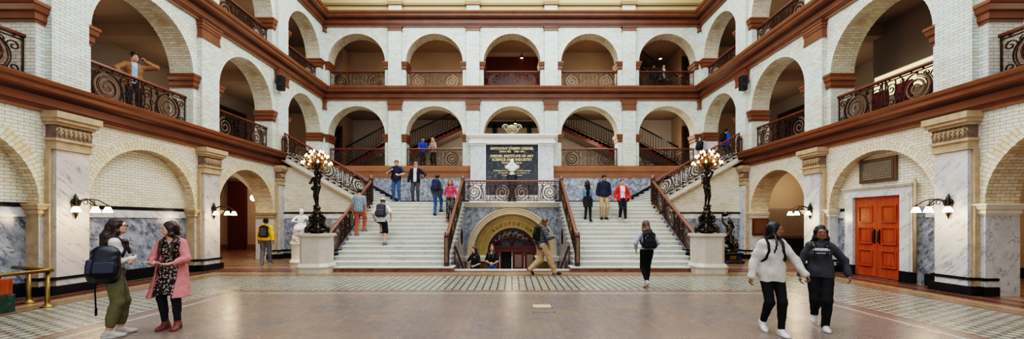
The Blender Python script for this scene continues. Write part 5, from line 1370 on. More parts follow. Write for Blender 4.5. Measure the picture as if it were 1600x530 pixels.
def backpack(label, pos, yaw, S, mat, trim=None, w=.155, h=.23, d=.075, drop=0, res=.010, one=None, tilt=0, off=0, accents=None, rd=.045, fwd=0):
    """pack on the wearer's back, built in the wearer's frame with its own base point"""
    s = S['s']; T, FW, SR = S['T'], S['FW'], S['SR']; c = S['P']+T*(.30-drop)*s-FW*((.115+d*.75)*s+S.get('gt', .012)*.6-fwd)+SR*off*s
    t = thing('backpack', label, 'backpack', pos, math.radians(yaw))
    R = np.stack([SR, FW, T], 1)@rotm((0,1,0), math.radians(tilt)); Q = lambda x, y, z: c+R@(V3(x,y,z)*s); trim = trim or mat
    sdf_obj('pack_body', [b_(c, V3(w-rd-.005, d-min(rd, d*.6), h-rd-.005)*s, rd*s, R), e_(Q(0,.0,h*.8), V3(w*.85,d*.9,.09)*s, R, .05)], mat, t, res, wr=.004)
    sdf_obj('front_pocket', [b_(Q(0,-d-.005,-h*.36), V3(w-.055,.012,h*.36)*s, .03*s, R), b_(Q(0,-d*.85,h*.35), V3(w-.065,.008,h*.2)*s, .025*s, R, .01)], trim, t, res, wr=.003)
    for x in (-1, 1):
        sdf_obj('side_pocket', [b_(Q(x*w,0,-h*.5), V3(.008,d-.045,h*.28)*s, .02*s, R)], trim, t, res)
        if one is None or one == x:
            sh = S['shr' if x > 0 else 'shl']; a = sh*.72+S['neck']*.28
            g_ = S.get('gt', .012); m = MB()
            pts = [tuple(Q(x*.07,d*.8,h*.7)), tuple(a+T*(.03*s+g_*.7)-FW*(.055*s+g_*.7)), tuple(a+T*(.055*s+g_)), tuple(a+T*.015*s+FW*(.075*s+g_)), tuple(a-T*.10*s+FW*(.105*s+g_)), tuple(a-T*.22*s+FW*(.085*s+g_)+SR*x*.035*s), tuple(S['P']+T*.16*s+SR*x*(.125*s+g_)+FW*.01), tuple(Q(x*w*.8,d*.7,-h*.7))]
            m.tube(pts, .018*s, trim, n=7); m.build('shoulder_strap', t)
    m = MB(); m.tube([tuple(Q(-.03,d*.6,h*1.05)), tuple(Q(-.02,d*.5,h*1.22)), tuple(Q(.02,d*.5,h*1.22)), tuple(Q(.03,d*.6,h*1.05))], .009*s, trim, n=6); m.build('grab_handle', t)
    m = MB(); m.tube([tuple(Q(w*.86*math.cos(a), -d*.9-.01, h*.2+h*.62*math.sin(a))) for a in [j*PI/10 for j in range(11)]], .004, accents or M['iron_lt'], n=4); m.build('zipper', t)
    return t
# ---------------------------------------------------------------- the people
def zs(i): return RI*i
def ys(i, f=.5): return YS+(i-1)*RUN+RUN*f
BLK = fab((.012,.012,.014)); NAVY = fab((.018,.026,.055)); WHT = fab((.62,.62,.60)); JEAN = fab((.05,.11,.22)); DKJEAN = fab((.03,.045,.075)); GREYF = fab((.13,.135,.15))
white_shoe = dict(mat=fab((.62,.61,.60), .6), sole=WHT); black_shoe = dict(mat=BLK, sole=fab((.45,.45,.45)))
KHAKI = fab((.42,.30,.17)); 
# 1 man on the left balcony, on the phone
S = skeleton(h=1.84, lean=4, rh=(.0,.13,1.60), re=(1,.2,.1), lh=(-.33,.30,1.06), le=(-1,-.3,.2), head=(-18,0), twist=0, curl=(.25,1.3), bld=1.12, rhd=(-.25,-.25,.9), hn=(0,(-1,.0,0)))
S = skeleton(h=1.84, lean=4, lh=(-.21,.11,1.54), le=(-1,.25,.0), rh=(.30,.30,1.03), re=(1,-.4,.1), head=(10,0), curl=(1.2,.25), bld=1.08, lhd=(.45,-.1,.85), hn=((.9,0,-.4),0))
TANJ = fab((.27,.135,.055), .75)
pos, yw_ = (-10.92, 11.45, Z2), -125
person('man in a tan blazer and light blue shirt phoning on the left balcony', pos, yw_, S, 'pink', 'curly', 'darkbrown', res=.011,
  top=dict(mat=fab((.35,.47,.70)), sleeve=.3, hem=.06), outer=dict(name='blazer', mat=TANJ, t=.026, sleeve=.97, hem=.16, open=.05, nd=.03), legs=dict(mat=DKJEAN), shoes=black_shoe)
t = thing('phone', 'black mobile phone held to the ear of the man on the left balcony', 'phone', pos, math.radians(yw_)); c = S['wrl']+S['hdl'][0]*.08+S['hdl'][1]*.02
sdf_obj('phone_body', [b_(c, (.004,.034,.072), .004, np.stack([S['hdl'][1], np.cross(S['hdl'][0], S['hdl'][1]), S['hdl'][0]], 1))], M['black'], t, .006)
# 2 woman with the big backpack, left foreground, facing right
S = skeleton(h=1.63, fem=True, lean=2, lh=(.03,.19,1.09), rh=(-.02,.225,1.14), le=(-.6,-.4,-1), re=(.6,-.4,-1), lhd=(1,.1,.15), rhd=(-1,.05,.15), hn=((0,-1,0),(0,-1,0)), head=(-2,2), lf=(-.10,.06,0), rf=(.09,-.05,0), lfy=10, rfy=-5, curl=(.5,.5))
pos, yw_ = (-5.62, 5.6, 0), -50
person('woman with long dark hair, white sweater and olive trousers, arms crossed, left foreground', pos, yw_, S, 'pink', 'long', 'darkbrown', res=.0078, glasses=True,
  top=dict(name='sweater', mat=fab((.62,.57,.54)), t=.016, sleeve=.97, hem=.02, nd=.0, wr=.005), outer=None,
  legs=dict(mat=fab((.15,.145,.075)), t=.020, u=.86, flare=.0, rise=.13, wr=.005), shoes=dict(mat=fab((.50,.46,.41), .7), sole=WHT))
R_b = backpack('large navy hiking backpack slung on the back of the woman in olive trousers', pos, yw_, S, fab((.006,.008,.017), .42), trim=fab((.010,.014,.032), .38), w=.215, h=.235, d=.135, drop=.19, res=.009, tilt=-24, off=.22, rd=.10, fwd=.15)
m = MB(); c = S['P']-S['FW']*.16-V3(0,0,.12)+S['SR']*.18
m.tube([tuple(c+V3(-.05,-.0,.02)), tuple(c+V3(-.06,-.01,-.15)), tuple(c+V3(-.05,-.0,-.38))], .009, BLK, n=5); m.box(tuple(c+V3(-.065,-.012,-.46)), tuple(c+V3(-.035,.012,-.36)), BLK); m.build('dangling_strap', R_b)
m = MB(); cc = S['P']+V3(.12,-.22,.10); m.lathe([(.0,-.012),(.018,0),(.0,.012)], tuple(cc), fab((.45,.05,.03), .5, 'red_badge'), n=10, ax=1); m.build('badge', R_b)
# 3 woman in pink cardigan
S = skeleton(h=1.59, fem=True, lean=0, lh=(-.09,.25,1.06), rh=(.08,.27,1.07), le=(-1,-.6,-.6), re=(1,-.7,-.6), lhd=(.75,.6,.1), rhd=(.1,1,.05), hn=((.1,-.2,1),(0,0,1)), head=(-56,-6), lf=(-.10,.03,0), rf=(.10,-.02,0), curl=(.35,.5))
pos, yw_ = (-5.14, 6.0, 0), 190
person('woman with long dark hair, pink cardigan and dark floral dress, holding a phone, left foreground', pos, yw_, S, 'light', 'long', 'darkbrown', res=.0078,
  dress=dict(name='dress', mat=floral('floral_print', (.018,.014,.016), (.36,.27,.23), 30, .42), t=.013, sleeve=0, hem=.37, flare=.07, nd=.05, nv=.6, wr=.006, wf=28),
  outer=dict(name='cardigan', mat=fab((.52,.20,.20)), t=.034, sleeve=.99, hem=.42, open=.14, nd=.03, flare=.07, wr=.005), legs=dict(name='leggings', mat=fab((.022,.022,.03)), t=.006), shoes=dict(mat=fab((.20,.065,.05), .6), high=.09, sole=fab((.12,.04,.03), .6)))
t = thing('phone', 'small phone held by the woman in the pink cardigan', 'phone', pos, math.radians(yw_)); c = (S['wrr']+S['hdr'][0]*.10+V3(0,0,.022))
sdf_obj('phone_body', [b_(c, (.030,.065,.003), .004, rotm((1,0,0), .25))], fab((.5,.45,.45), .3, 'phone_case'), t, .006)
# 4 yellow jacket
S = skeleton(h=1.70, lean=3, lf=(-.09,-.10,0), rf=(.10,.16,.0), lfp=8, head=(8,0), lh=(-.27,.10,.86), rh=(.28,-.02,.80), bld=1.05, curl=(.7,.7))
pos, yw_ = (-9.32, 15.0, 0), 12
person('man in a bright yellow jacket and grey trousers walking away towards the open left archway', pos, yw_, S, 'brown', 'short', 'black', top=None, outer=dict(name='jacket', mat=fab((.72,.44,.02), .6), t=.034, sleeve=.97, hem=.05, collar=True, wr=.007), legs=dict(mat=GREYF, t=.022), shoes=dict(mat=GREYF, sole=WHT), cap=(BLK, .2))
backpack('black backpack worn by the man in the yellow jacket', pos, yw_, S, BLK, trim=fab((.03,.03,.035), .5), w=.15, h=.21, d=.075, drop=.03)
# 5 man with salmon trousers climbing
def climb(h, up_l, up_r, fl, fr, **k): return skeleton(h=h, lf=(-.09, fl, up_l), rf=(.09, fr, up_r), **k)
S = climb(1.74, -.0, RI, .0, .26, lean=6, pz=.93+.02, head=(0,-6), lk=(0,1,.1), rk=(.1,1,.2), lh=(-.24,.06,.86), rh=(.26,.02,.84), curl=(.7,.7))
person('man in a grey-blue short-sleeved shirt and salmon trousers climbing the left flight', (-5.62, ys(7,.55), zs(7)), 0, S, 'tan', 'short', 'black', top=dict(mat=fab((.20,.25,.29)), t=.022, sleeve=.42, hem=.08, wr=.006), legs=dict(mat=fab((.42,.12,.06)), t=.012), shoes=dict(mat=GREYF, sole=WHT))
# 6 white tee black shorts
S = climb(1.72, RI*2+.02, 0, .30, -.02, lean=12, pz=.90, head=(0,-4), lk=(-.15,1,.2), rk=(0,1,.1), lfp=18, lh=(-.28,.16,.90), rh=(.30,.05,.92), curl=(.8,.8), bld=1.04)
pos, yw_ = (-4.58, ys(5,.4), zs(5)), 4
person('man in a white T-shirt, black shorts and white cap climbing the left flight', pos, yw_, S, 'light', 'short', 'brown', top=dict(mat=WHT, t=.024, sleeve=.4, hem=.07, wr=.006), legs=dict(name='shorts', mat=BLK, t=.018, u=.48, flare=.025), shoes=dict(mat=fab((.10,.13,.16)), sole=WHT), cap=(WHT, -.6))
backpack('dark grey backpack on the man in the white cap climbing the left flight', pos, yw_, S, fab((.020,.022,.032), .55), trim=fab((.035,.035,.05), .5), w=.155, h=.22, d=.085, drop=.03)
# 7 navy polo
S = skeleton(h=1.82, lean=0, head=(12,-18), lh=(-.19,.26,1.08), le=(-1,-.4,-.4), lhd=(.4,.8,.3), rh=(.17,.18,1.30), re=(1,-.3,-.6), lf=(-.12,0,0), rf=(.12,.02,0), bld=1.05, curl=(.6,1.0))
pos, yw_ = (-5.04, 17.35, ZL), 172
person('man in a navy polo shirt and blue jeans at the top of the left flight', pos, yw_, S, 'pink', 'short', 'auburn', top=dict(name='polo_shirt', mat=NAVY, t=.018, sleeve=.42, hem=.1, collar=True), legs=dict(mat=JEAN, t=.010), shoes=dict(mat=GREYF, sole=BLK))
backpack('black backpack hanging from one shoulder of the man in the navy polo', pos, yw_, S, BLK, w=.13, h=.2, d=.07, off=.16, drop=.12, one=1)
# 8 dark jacket man
S = skeleton(h=1.72, lean=0, head=(20,-4), lh=(-.33,.14,1.06), le=(-.8,-.6,-.3), lhd=(-.6,.6,.5), rh=(.30,.10,.84), lf=(-.11,0,0), rf=(.11,.03,0), bld=1.06)
person('older man in a dark jacket and grey cap standing at the stair top', (-4.2, 17.3, ZL), 178, S, 'pink', 'short', 'grey', top=dict(mat=fab((.55,.60,.66)), sleeve=.3, t=.014, collar=True), outer=dict(name='jacket', mat=fab((.016,.018,.028)), t=.032, sleeve=.96, hem=.14, open=.06, nd=.05), legs=dict(mat=fab((.075,.075,.085)), t=.016), shoes=black_shoe, cap=(fab((.16,.16,.16)), .5))
# 9 blue backpack going up, right
S = climb(1.66, 0, RI, -.02, .24, lean=5, pz=.94, fem=True, head=(-20,0), lk=(0,1,.1), rk=(0,1,.2))
pos, yw_ = (-3.02, ys(12,.5), zs(12)), -8
person('person in an olive jacket and blue jeans climbing beside the woman in pink', pos, yw_, S, 'light', 'short', 'darkbrown', outer=dict(name='jacket', mat=fab((.09,.10,.07)), t=.02, sleeve=.97, hem=.04), legs=dict(mat=fab((.05,.13,.26)), t=.012), shoes=black_shoe)
backpack('navy blue backpack on the person climbing beside the woman in pink', pos, yw_, S, fab((.02,.035,.09)), w=.16, h=.22, d=.085)
# 10 pink blouse, polka-dot trousers, coming down
S = climb(1.64, 0, -RI, -.0, .22, lean=-1, pz=.88, fem=True, head=(-6,-14), lh=(-.24,.08,.86), rh=(.26,.04,.84), lk=(0,1,.2), rk=(0,1,.1))
person('woman in a pink blouse and black-and-white spotted trousers descending the left flight', (-2.42, ys(11,.35), zs(11)), 182, S, 'light', 'shoulder', 'auburn', top=dict(name='blouse', mat=fab((.58,.09,.15)), t=.02, sleeve=.62, hem=-.01, wr=.007), legs=dict(mat=floral('spotted_print', (.02,.02,.02), (.62,.60,.56), 26, .27), t=.022, rise=.16), shoes=dict(mat=fab((.35,.12,.06)), sole=BLK))
# 11, 12 women in the pit
S = skeleton(h=1.63, fem=True, head=(-25,-2), lean=4, rh=(.14,.25,1.12), re=(.8,-.6,-.5), lh=(-.05,.24,1.02), le=(-.8,-.5,-.6), lhd=(1,.2,0), rhd=(-.3,.3,.9), curl=(.5,.9))
person('woman in a dark T-shirt with a yellow print standing in the sunken auditorium entry', (-1.33, 14.3, -.95), 165, S, 'pink', 'long', 'darkbrown', top=dict(mat=fab((.015,.02,.03)), t=.018, sleeve=.42, hem=.06), legs=dict(mat=DKJEAN), shoes=black_shoe)
o = bpy.data.objects['person.010'] if 'person.010' in bpy.data.objects else None
pp = [x for x in col.objects if x.name.startswith('person') and x.get('label', '').startswith('woman in a dark T-shirt')][0]
sdf_obj('shirt_print', [e_((.0,.128,1.23), (.07,.012,.045), None, 0), e_((-.03,.128,1.28), (.04,.012,.03), None, 0)], fab((.62,.33,.04), .7, 'yellow_print'), pp, .007)
S = skeleton(h=1.70, fem=True, head=(18,-4), lean=2, rh=(.04,.24,1.06), re=(.9,-.5,-.5), lh=(-.08,.22,1.02), le=(-.9,-.5,-.5), lhd=(1,.3,0), rhd=(-1,.3,.1), curl=(.6,.6))
person('woman in a black top and jeans standing in the sunken auditorium entry', (-.74, 14.55, -.95), 172, S, 'light', 'long', 'brown', top=dict(mat=BLK, t=.016, sleeve=.4, hem=-.01, nd=.05, nv=.8), legs=dict(mat=JEAN), shoes=black_shoe)
# 13 walker
S = skeleton(h=1.76, lean=4, pz=.89, lf=(-.08,-.36,.0), rf=(.08,.36,0), lfp=32, rfp=-8, lk=(0,1,0), rk=(0,1,0), head=(-6,-12), rh=(.14,.30,1.12), re=(.8,-.6,-.5), lh=(-.26,-.12,.88), curl=(.6,.9))
pos, yw_ = (.92, 12.0, 0), -84
person('person with long brown hair, plaid shirt and khaki trousers walking across below the stairs', pos, yw_, S, 'light', 'shoulder', 'brown', top=dict(mat=plaid('plaid_shirt', (.035,.045,.055), (.07,.08,.09), (.14,.15,.16), .07), t=.03, sleeve=.95, hem=.14, wr=.006), legs=dict(mat=fab((.44,.31,.18)), t=.034, wr=.008), shoes=black_shoe)
backpack('black backpack on the khaki-trousered walker', pos, yw_, S, BLK, w=.14, h=.2, d=.075, drop=.0)
# 14, 15, 16 trio descending the right flight
S = climb(1.60, -RI, 0, .18, -.02, lean=-1, pz=.87, fem=True, head=(-22,-12), lk=(0,1,.1), rk=(0,1,.2))
person('woman in a light denim jacket over a black dress descending the right flight', (2.98, ys(11,.5), zs(11)), 180, S, 'dark', 'shoulder', 'black', dress=dict(name='dress', mat=BLK, t=.012, sleeve=0, hem=.34, nd=.04, flare=.02), outer=dict(name='denim_jacket', mat=fab((.20,.33,.44)), t=.026, sleeve=.96, hem=.02, open=.06), legs=dict(name='tights', mat=fab((.02,.02,.022)), t=.004), shoes=black_shoe)
S = climb(1.78, 0, 0, .0, .03, lean=0, pz=.925, head=(4,-22), lh=(-.23,.08,.86), rh=(.25,.04,.84), bld=1.06)
person('man in a navy shirt and khaki trousers descending the right flight', (3.62, ys(11,.5), zs(11)), 182, S, 'tan', 'short', 'black', top=dict(mat=fab((.018,.028,.06)), t=.022, sleeve=.8, hem=.08, collar=True), legs=dict(mat=KHAKI, t=.014), shoes=black_shoe, belt=BLK)
S = climb(1.64, -RI, 0, .2, -.02, lean=0, pz=.87, fem=True, head=(2,-6), lk=(0,1,.1), rk=(0,1,.2), bld=1.12, lh=(-.30,.10,.86), rh=(.30,.10,.86))
person('woman in a bright red cardigan, white top and black trousers descending the right flight', (4.33, ys(11,.3), zs(11)), 178, S, 'pink', 'bun', 'darkbrown', top=dict(mat=WHT, t=.014, sleeve=.3, hem=.0), outer=dict(name='cardigan', mat=fab((.62,.035,.025)), t=.032, sleeve=.9, hem=.10, open=.085, nd=.04), legs=dict(mat=fab((.014,.016,.024)), t=.010, rise=.14), shoes=dict(mat=fab((.5,.42,.38)), sole=WHT))
# 17 woman walking away centre right
S = skeleton(h=1.62, fem=True, lean=2, lf=(-.05,-.14,.0), rf=(.05,.12,0), lfp=35, head=(0,-10), lk=(0,1,0), rk=(0,1,0), lh=(-.23,.14,.95), rh=(.23,.16,.97), le=(-1,-.8,-.2), re=(1,-.8,-.2))
pos, yw_ = (3.31, 9.75, 0), 2
person('woman in black with long ombre hair walking away towards the right flight', pos, yw_, S, 'light', 'longer', 'brown', res=.0095, top=dict(name='sweater', mat=fab((.36,.40,.44)), t=.02, sleeve=.95, hem=-.03), legs=dict(name='leggings', mat=fab((.008,.008,.010)), t=.008, rise=.15), shoes=dict(mat=fab((.45,.38,.36)), sole=WHT))
backpack('black backpack with pale trim on the woman walking towards the right flight', pos, yw_, S, fab((.010,.010,.013)), trim=fab((.016,.017,.022)), w=.15, h=.2, d=.08, drop=.05, res=.009, accents=WHT)
# 18, 19 pair in the right foreground
S = skeleton(h=1.60, fem=True, lean=3, pz=.93, lf=(-.07,.15,0), rf=(.07,-.13,0), rfp=26, lfy=4, rfy=-4, lk=(0,1,0), rk=(0,1,0), head=(62,-2), rh=(.30,.02,.86), lh=(-.40,.14,.92), le=(-.6,-.8,0), bld=1.02, curl=(.9,.6))
pos, yw_ = (3.78, 5.78, 0), 170; S['gt'] = .034
person('woman in a white hoodie and black leggings with braided dark hair, right foreground', pos, yw_, S, 'brown', 'bob', 'black', res=.0078, outer=dict(name='hoodie', mat=fab((.58,.55,.51)), t=.036, sleeve=.97, hem=.13, hood=True, wr=.010, wf=26, nd=.03), legs=dict(name='leggings', mat=fab((.008,.008,.010)), t=.007), shoes=dict(mat=fab((.66,.65,.64), .6), sole=WHT))
backpack('small black backpack worn over the white hoodie', pos, yw_, S, fab((.010,.010,.012)), w=.145, h=.2, d=.07, drop=.02, res=.009)
hp = [x for x in col.objects if x.name.startswith('person') and 'white hoodie' in x.get('label', '')][0]
for x in (-.055, .06):
    a = S['hc']+S['HR_']@V3(x*1.2,.0,-.05); b = S['chest']+S['FW']*.205+S['SR']*x+V3(0,0,.03)
    m = MB(); n_ = 14; pts = [tuple(a+(b-a)*(i/n_)+S['FW']*.085*math.sin(PI*i/n_)+V3(.006*math.sin(i*2.2),0,0)) for i in range(n_+1)]; m.tube(pts, [.017-.0005*i for i in range(n_+1)], hairm('black'), n=7); m.build('braid', hp)
S = skeleton(h=1.56, fem=True, lean=3, pz=.92, lf=(-.06,.12,0), rf=(.06,-.24,.04), rfp=34, lk=(0,1,0), rk=(0,1,0), head=(10,-3), rh=(.27,.10,.86), re=(.8,-.8,0), lh=(-.36,.02,.90), le=(-.6,-.7,.1), bld=1.02)
pos, yw_ = (4.66, 6.0, 0), 146; S['gt'] = .030
person('woman in a dark grey hoodie and black trousers with long dark hair, walking, right foreground', pos, yw_, S, 'brown', 'long', 'black', res=.0078, outer=dict(name='hoodie', mat=fab((.055,.058,.066)), t=.028, sleeve=.97, hem=.07, hood=True, wr=.008, wf=26), legs=dict(name='joggers', mat=fab((.010,.010,.013)), t=.018, wr=.006), shoes=dict(mat=fab((.60,.56,.55), .6), sole=WHT))
dp_ = [x for x in col.objects if x.name.startswith('person') and 'dark grey hoodie' in x.get('label', '')][0]
for z, hh, c in ((1.205,.020,(.55,.55,.56)), (1.15,.011,(.26,.26,.28))):
    m = MB(); c0 = S['FW']
    for i in range(12):
        a0, a1 = -.62+i*.103, -.62+(i+1)*.103
        q = lambda a, z: tuple(S['P']*[1,1,0]+V3(0,.058,0)+V3((.17)*math.sin(a), (.125)*math.cos(a), z))
        m.face([q(a0,z-hh), q(a1,z-hh), q(a1,z+hh), q(a0,z+hh)], fab(c))
    m.build('printed_stripe', dp_)
# 20, 21 on the right upper stairs
S = skeleton(h=1.6, fem=True, lean=14, head=(0,-10), lf=(-.08,.0,-.10), rf=(.09,.28,.10), rk=(0,1,.3))
pos, yw_ = (8.55, 17.95, 3.82), -62
person('person in a grey hoodie climbing the right upper stair flight', pos, yw_, S, 'light', 'short', 'darkbrown', outer=dict(name='hoodie', mat=fab((.30,.30,.31)), t=.03, sleeve=.97, hem=.06, hood=True), legs=dict(mat=DKJEAN), shoes=black_shoe)
backpack('black backpack on the person in the grey hoodie on the upper stairs', pos, yw_, S, BLK, w=.15, h=.21, d=.085)
S = skeleton(h=1.66, lean=3, head=(0,0)); pos, yw_ = (10.75, 20.0, Z2), -70
person('person in a bright blue shirt walking into the corner arch above the right upper stairs', pos, yw_, S, 'tan', 'short', 'black', top=dict(mat=fab((.02,.10,.45)), t=.025, sleeve=.45, hem=.1), legs=dict(mat=DKJEAN), shoes=black_shoe)
backpack('black backpack on the person in the bright blue shirt', pos, yw_, S, BLK, w=.15, h=.21, d=.085)
# 22-25 behind the rear railings
S = skeleton(h=1.70, lean=12, lh=(-.12,.34,1.04), rh=(.14,.36,1.04), head=(-10,0)); 
person('person in a blue shirt leaning on the rear gallery railing, second arch', (-5.03, 22.3, Z2), 205, S, 'tan', 'short', 'black', top=dict(mat=fab((.025,.08,.42)), t=.02, sleeve=.45, hem=.08), legs=dict(mat=DKJEAN), shoes=black_shoe)
S = skeleton(h=1.68, fem=True, lean=10, lh=(-.12,.34,1.04), rh=(.12,.34,1.04), head=(10,0))
person('blonde person in a pale pink top at the rear gallery railing', (-4.4, 22.3, Z2), 160, S, 'light', 'shoulder', 'blonde', top=dict(mat=fab((.48,.33,.30)), t=.02, sleeve=.42, hem=.05), legs=dict(mat=BLK), shoes=black_shoe)
S = skeleton(h=1.60, lean=4, head=(10,-8)); 
person('person in dark clothes behind the rightmost third-level railing', (8.0, 22.45, Z3), 170, S, 'brown', 'short', 'black', top=dict(mat=BLK, t=.02, sleeve=.9, hem=.08), legs=dict(mat=BLK), shoes=black_shoe)
S = skeleton(h=1.62, lean=4, head=(-10,-8)); 
person('person with a white collar behind the rightmost third-level railing', (8.55, 22.45, Z3), 190, S, 'light', 'short', 'darkbrown', top=dict(mat=WHT, t=.012, sleeve=.2, hem=.08, collar=True), outer=dict(name='jacket', mat=fab((.03,.03,.035)), t=.026, sleeve=.95, hem=.1, open=.06, nd=.03), legs=dict(mat=BLK), shoes=black_shoe)

# ---------------------------------------------------------------- sculpture
def marble_seated():
    S = skeleton(h=1.55, pz=.60, py=-.05, lean=10, twist=10, lf=(-.10,.36,.04), rf=(.14,.28,-.0), lk=(-.1,1,.7), rk=(.1,1,.6), lh=(-.14,.36,.94), le=(-1,-.2,-.2), rh=(.12,.30,.82), re=(1,-.2,-.2), head=(10,-12), lhd=(.2,.8,.3), rhd=(-.8,.4,-.1))
    x, y = -8.22, 15.45
    t = thing('marble_statue', 'white marble statue of a seated draped figure on a round pedestal beside the left stair', 'statue', (x, y, .86), math.radians(-150))
    pr = torso(S)+sum([arm(S,q)+leg(S,q) for q in 'lr'], [])+head(S)+hand(S,'l')+hand(S,'r'); 
    for q in 'lr': pr += [p for p in foot(S,q) if p[0] != 'cut']
    subs = [p for p in pr if p[0] == 'sub']; pr = [p for p in pr if p[0] != 'sub']; s = S['s']
    pr += [e_(S['hc']+S['HR_']@V3(0,-.02,.03), V3(.085,.105,.095)*s, S['HR_'], .02)]
    pr += subs
    sdf_obj('figure', pr, M['statue'], t, .010)
    kl, kr = S['knl'], S['knr']; P = S['P']
    dr = [c_(P+V3(0,0,.0), kl, .14, .10, .08), c_(P, kr, .14, .11, .08), c_(kl, S['anl']+V3(0,-.05,0), .10, .10, .08), c_(kr, S['anr']+V3(0,-.06,-.02), .11, .13, .08), c_(P+V3(.10,-.06,0), V3(.16,-.05,.06), .13, .15, .06), c_(kr+V3(.05,0,0), V3(.24,.22,.05), .06, .05, .06), c_(kl*.5+kr*.5, V3(.0,.2,.06), .12, .11, .08), c_(P+V3(-.12,-.02,.02), S['shl']+V3(0,-.05,-.25), .07, .04, .05)]
    sdf_obj('drapery', dr+[cut((0,0,-1), (0,0,0))], M['statue'], t, .011, wr=.022, wf=30)
    m = MB(); m.box((-.22,-.32,0),(.22,.04,.46), M['statue']); bevel(m.build('seat_block', t), .03)
    m = MB(); m.lathe([(.36,0),(.36,.03),(.33,.05)], (0,0,-.05), M['statue'], n=20); m.build('base_disc', t)
    p = thing('round_pedestal', 'round pale stone pedestal under the seated marble statue', 'pedestal', (x, y, 0))
    m = MB(); m.lathe([(.40,0),(.40,.08),(.36,.12),(.335,.16),(.33,.20),(.33,.68),(.35,.71),(.38,.75),(.38,.80),(.34,.81)], (0,0,0), M['statue'], n=28); m.build('drum', p)
marble_seated()
def bronze_child():
    S = skeleton(h=1.30, pz=.88, lean=-12, twist=15, lf=(-.08,-.02,.02), rf=(.26,.30,.10), rk=(.3,1,.5), lh=(-.02,.22,1.78), rh=(.28,.16,1.76), le=(-1,.2,.3), re=(1,.2,.3), head=(20,28), side=-8)
    x, y = 8.38, 15.35
    t = thing('bronze_sculpture', 'dark bronze figure lifting a vessel, on a black plinth beside the right stair', 'sculpture', (x, y, .42), math.radians(150))
    pr = torso(S)+sum([arm(S,q)+leg(S,q) for q in 'lr'], [])+head(S)+hand(S,'l')+hand(S,'r'); 
    for q in 'lr': pr += [p for p in foot(S,q) if p[0] != 'cut']
    subs = [p for p in pr if p[0] == 'sub']; pr = [p for p in pr if p[0] != 'sub']
    pr += [e_(S['hc']+S['HR_']@V3(0,-.02,.03), V3(.07,.09,.085), S['HR_'], .02)]
    sdf_obj('figure', pr+subs, M['bronze'], t, .010)
    sdf_obj('vessel', [e_((.10,.20,1.48), (.14,.12,.09), rotm((0,1,0),.4), .02), sub(e_((.14,.20,1.56), (.11,.09,.06), rotm((0,1,0),.4)), .01)], M['bronze'], t, .010)
    sdf_obj('rockwork', [e_((0,0,.06), (.30,.28,.12), None, .05), e_((-.15,-.12,.25), (.18,.16,.24), None, .08), e_((.2,.15,.1), (.16,.18,.12), None, .06), c_((-.25,-.1,.45), (.35,-.2,.30), .06, .03, .08), c_((.3,-.2,.3), (.48,-.1,.22), .03, .015, .03), e_((-.05,-.2,.5), (.14,.12,.2), None, .08)], M['bronze'], t, .012, wr=.02, wf=34)
    p = thing('black_plinth', 'polished black plinth with a small brass plate under the bronze sculpture', 'plinth', (x, y, 0))
    m = MB(); m.box((-.42,-.36,0),(.42,.36,.12), M['blackmarble']); m.box((-.36,-.30,.12),(.36,.30,.40), M['blackmarble']); m.box((-.39,-.33,.36),(.39,.33,.42), M['blackmarble']); bevel(m.build('plinth_block', p), .01)
    m = MB(); m.box((-.12,-.31,.19),(.12,-.3,.31), M['brass']); m.build('name_plate', p)
bronze_child()
def bust():
    S = skeleton(h=2.15, head=(0,0)); c = S['chest']
    t = thing('marble_bust', 'white marble bust of a bald bearded man in front of the black tablet', 'bust', (0, 20.45, 4.02), PI)
    off = S['P']+S['T']*.30*S['s']; k = V3(0, 0, -off[2]+.20)
    pr = [p for p in torso(S, low=False)]+head(S); 
    for p in pr:
        q = p[1] if p[0] == 'sub' else p
        q[1] = q[1]+k
        if q[0] == 'c': q[2] = q[2]+k
    subs = [p for p in pr if p[0] == 'sub']; pr = [p for p in pr if p[0] != 'sub']
    for a in (-1, 1): pr.append(c_(V3(a*.12,.02,.50), V3(a*.26,.0,.36), .08, .09, .06))
    hc = S['hc']+k; pr += [e_(hc+V3(0,.085,-.12), (.06,.05,.05), None, .03)]
    subs += [cut((0,0,-1), (0,0,.20)), sub(e_((-.42,0,.16), (.26,.4,.17)), .01), sub(e_((.42,0,.16), (.26,.4,.17)), .01), sub(e_((0,-.30,.3), (.5,.16,.3)), .01)]
    sdf_obj('bust_figure', pr+subs, M['statue'], t, .012)
    sdf_obj('lapels', [c_((-.10,.10,.50), (0,.145,.24), .03, .02, .02), c_((.10,.10,.50), (0,.145,.24), .03, .02, .02), c_((-.14,.08,.48), (-.08,.13,.26), .028, .02, .02), c_((.14,.08,.48), (.08,.13,.26), .028, .02, .02)], M['statue'], t, .010)
    m = MB(); m.lathe([(.17,-.015),(.17,.03),(.12,.05),(.07,.09),(.07,.13),(.14,.19),(.17,.24)], (0,0,0), M['statue'], n=18); m.build('socle', t)
bust()
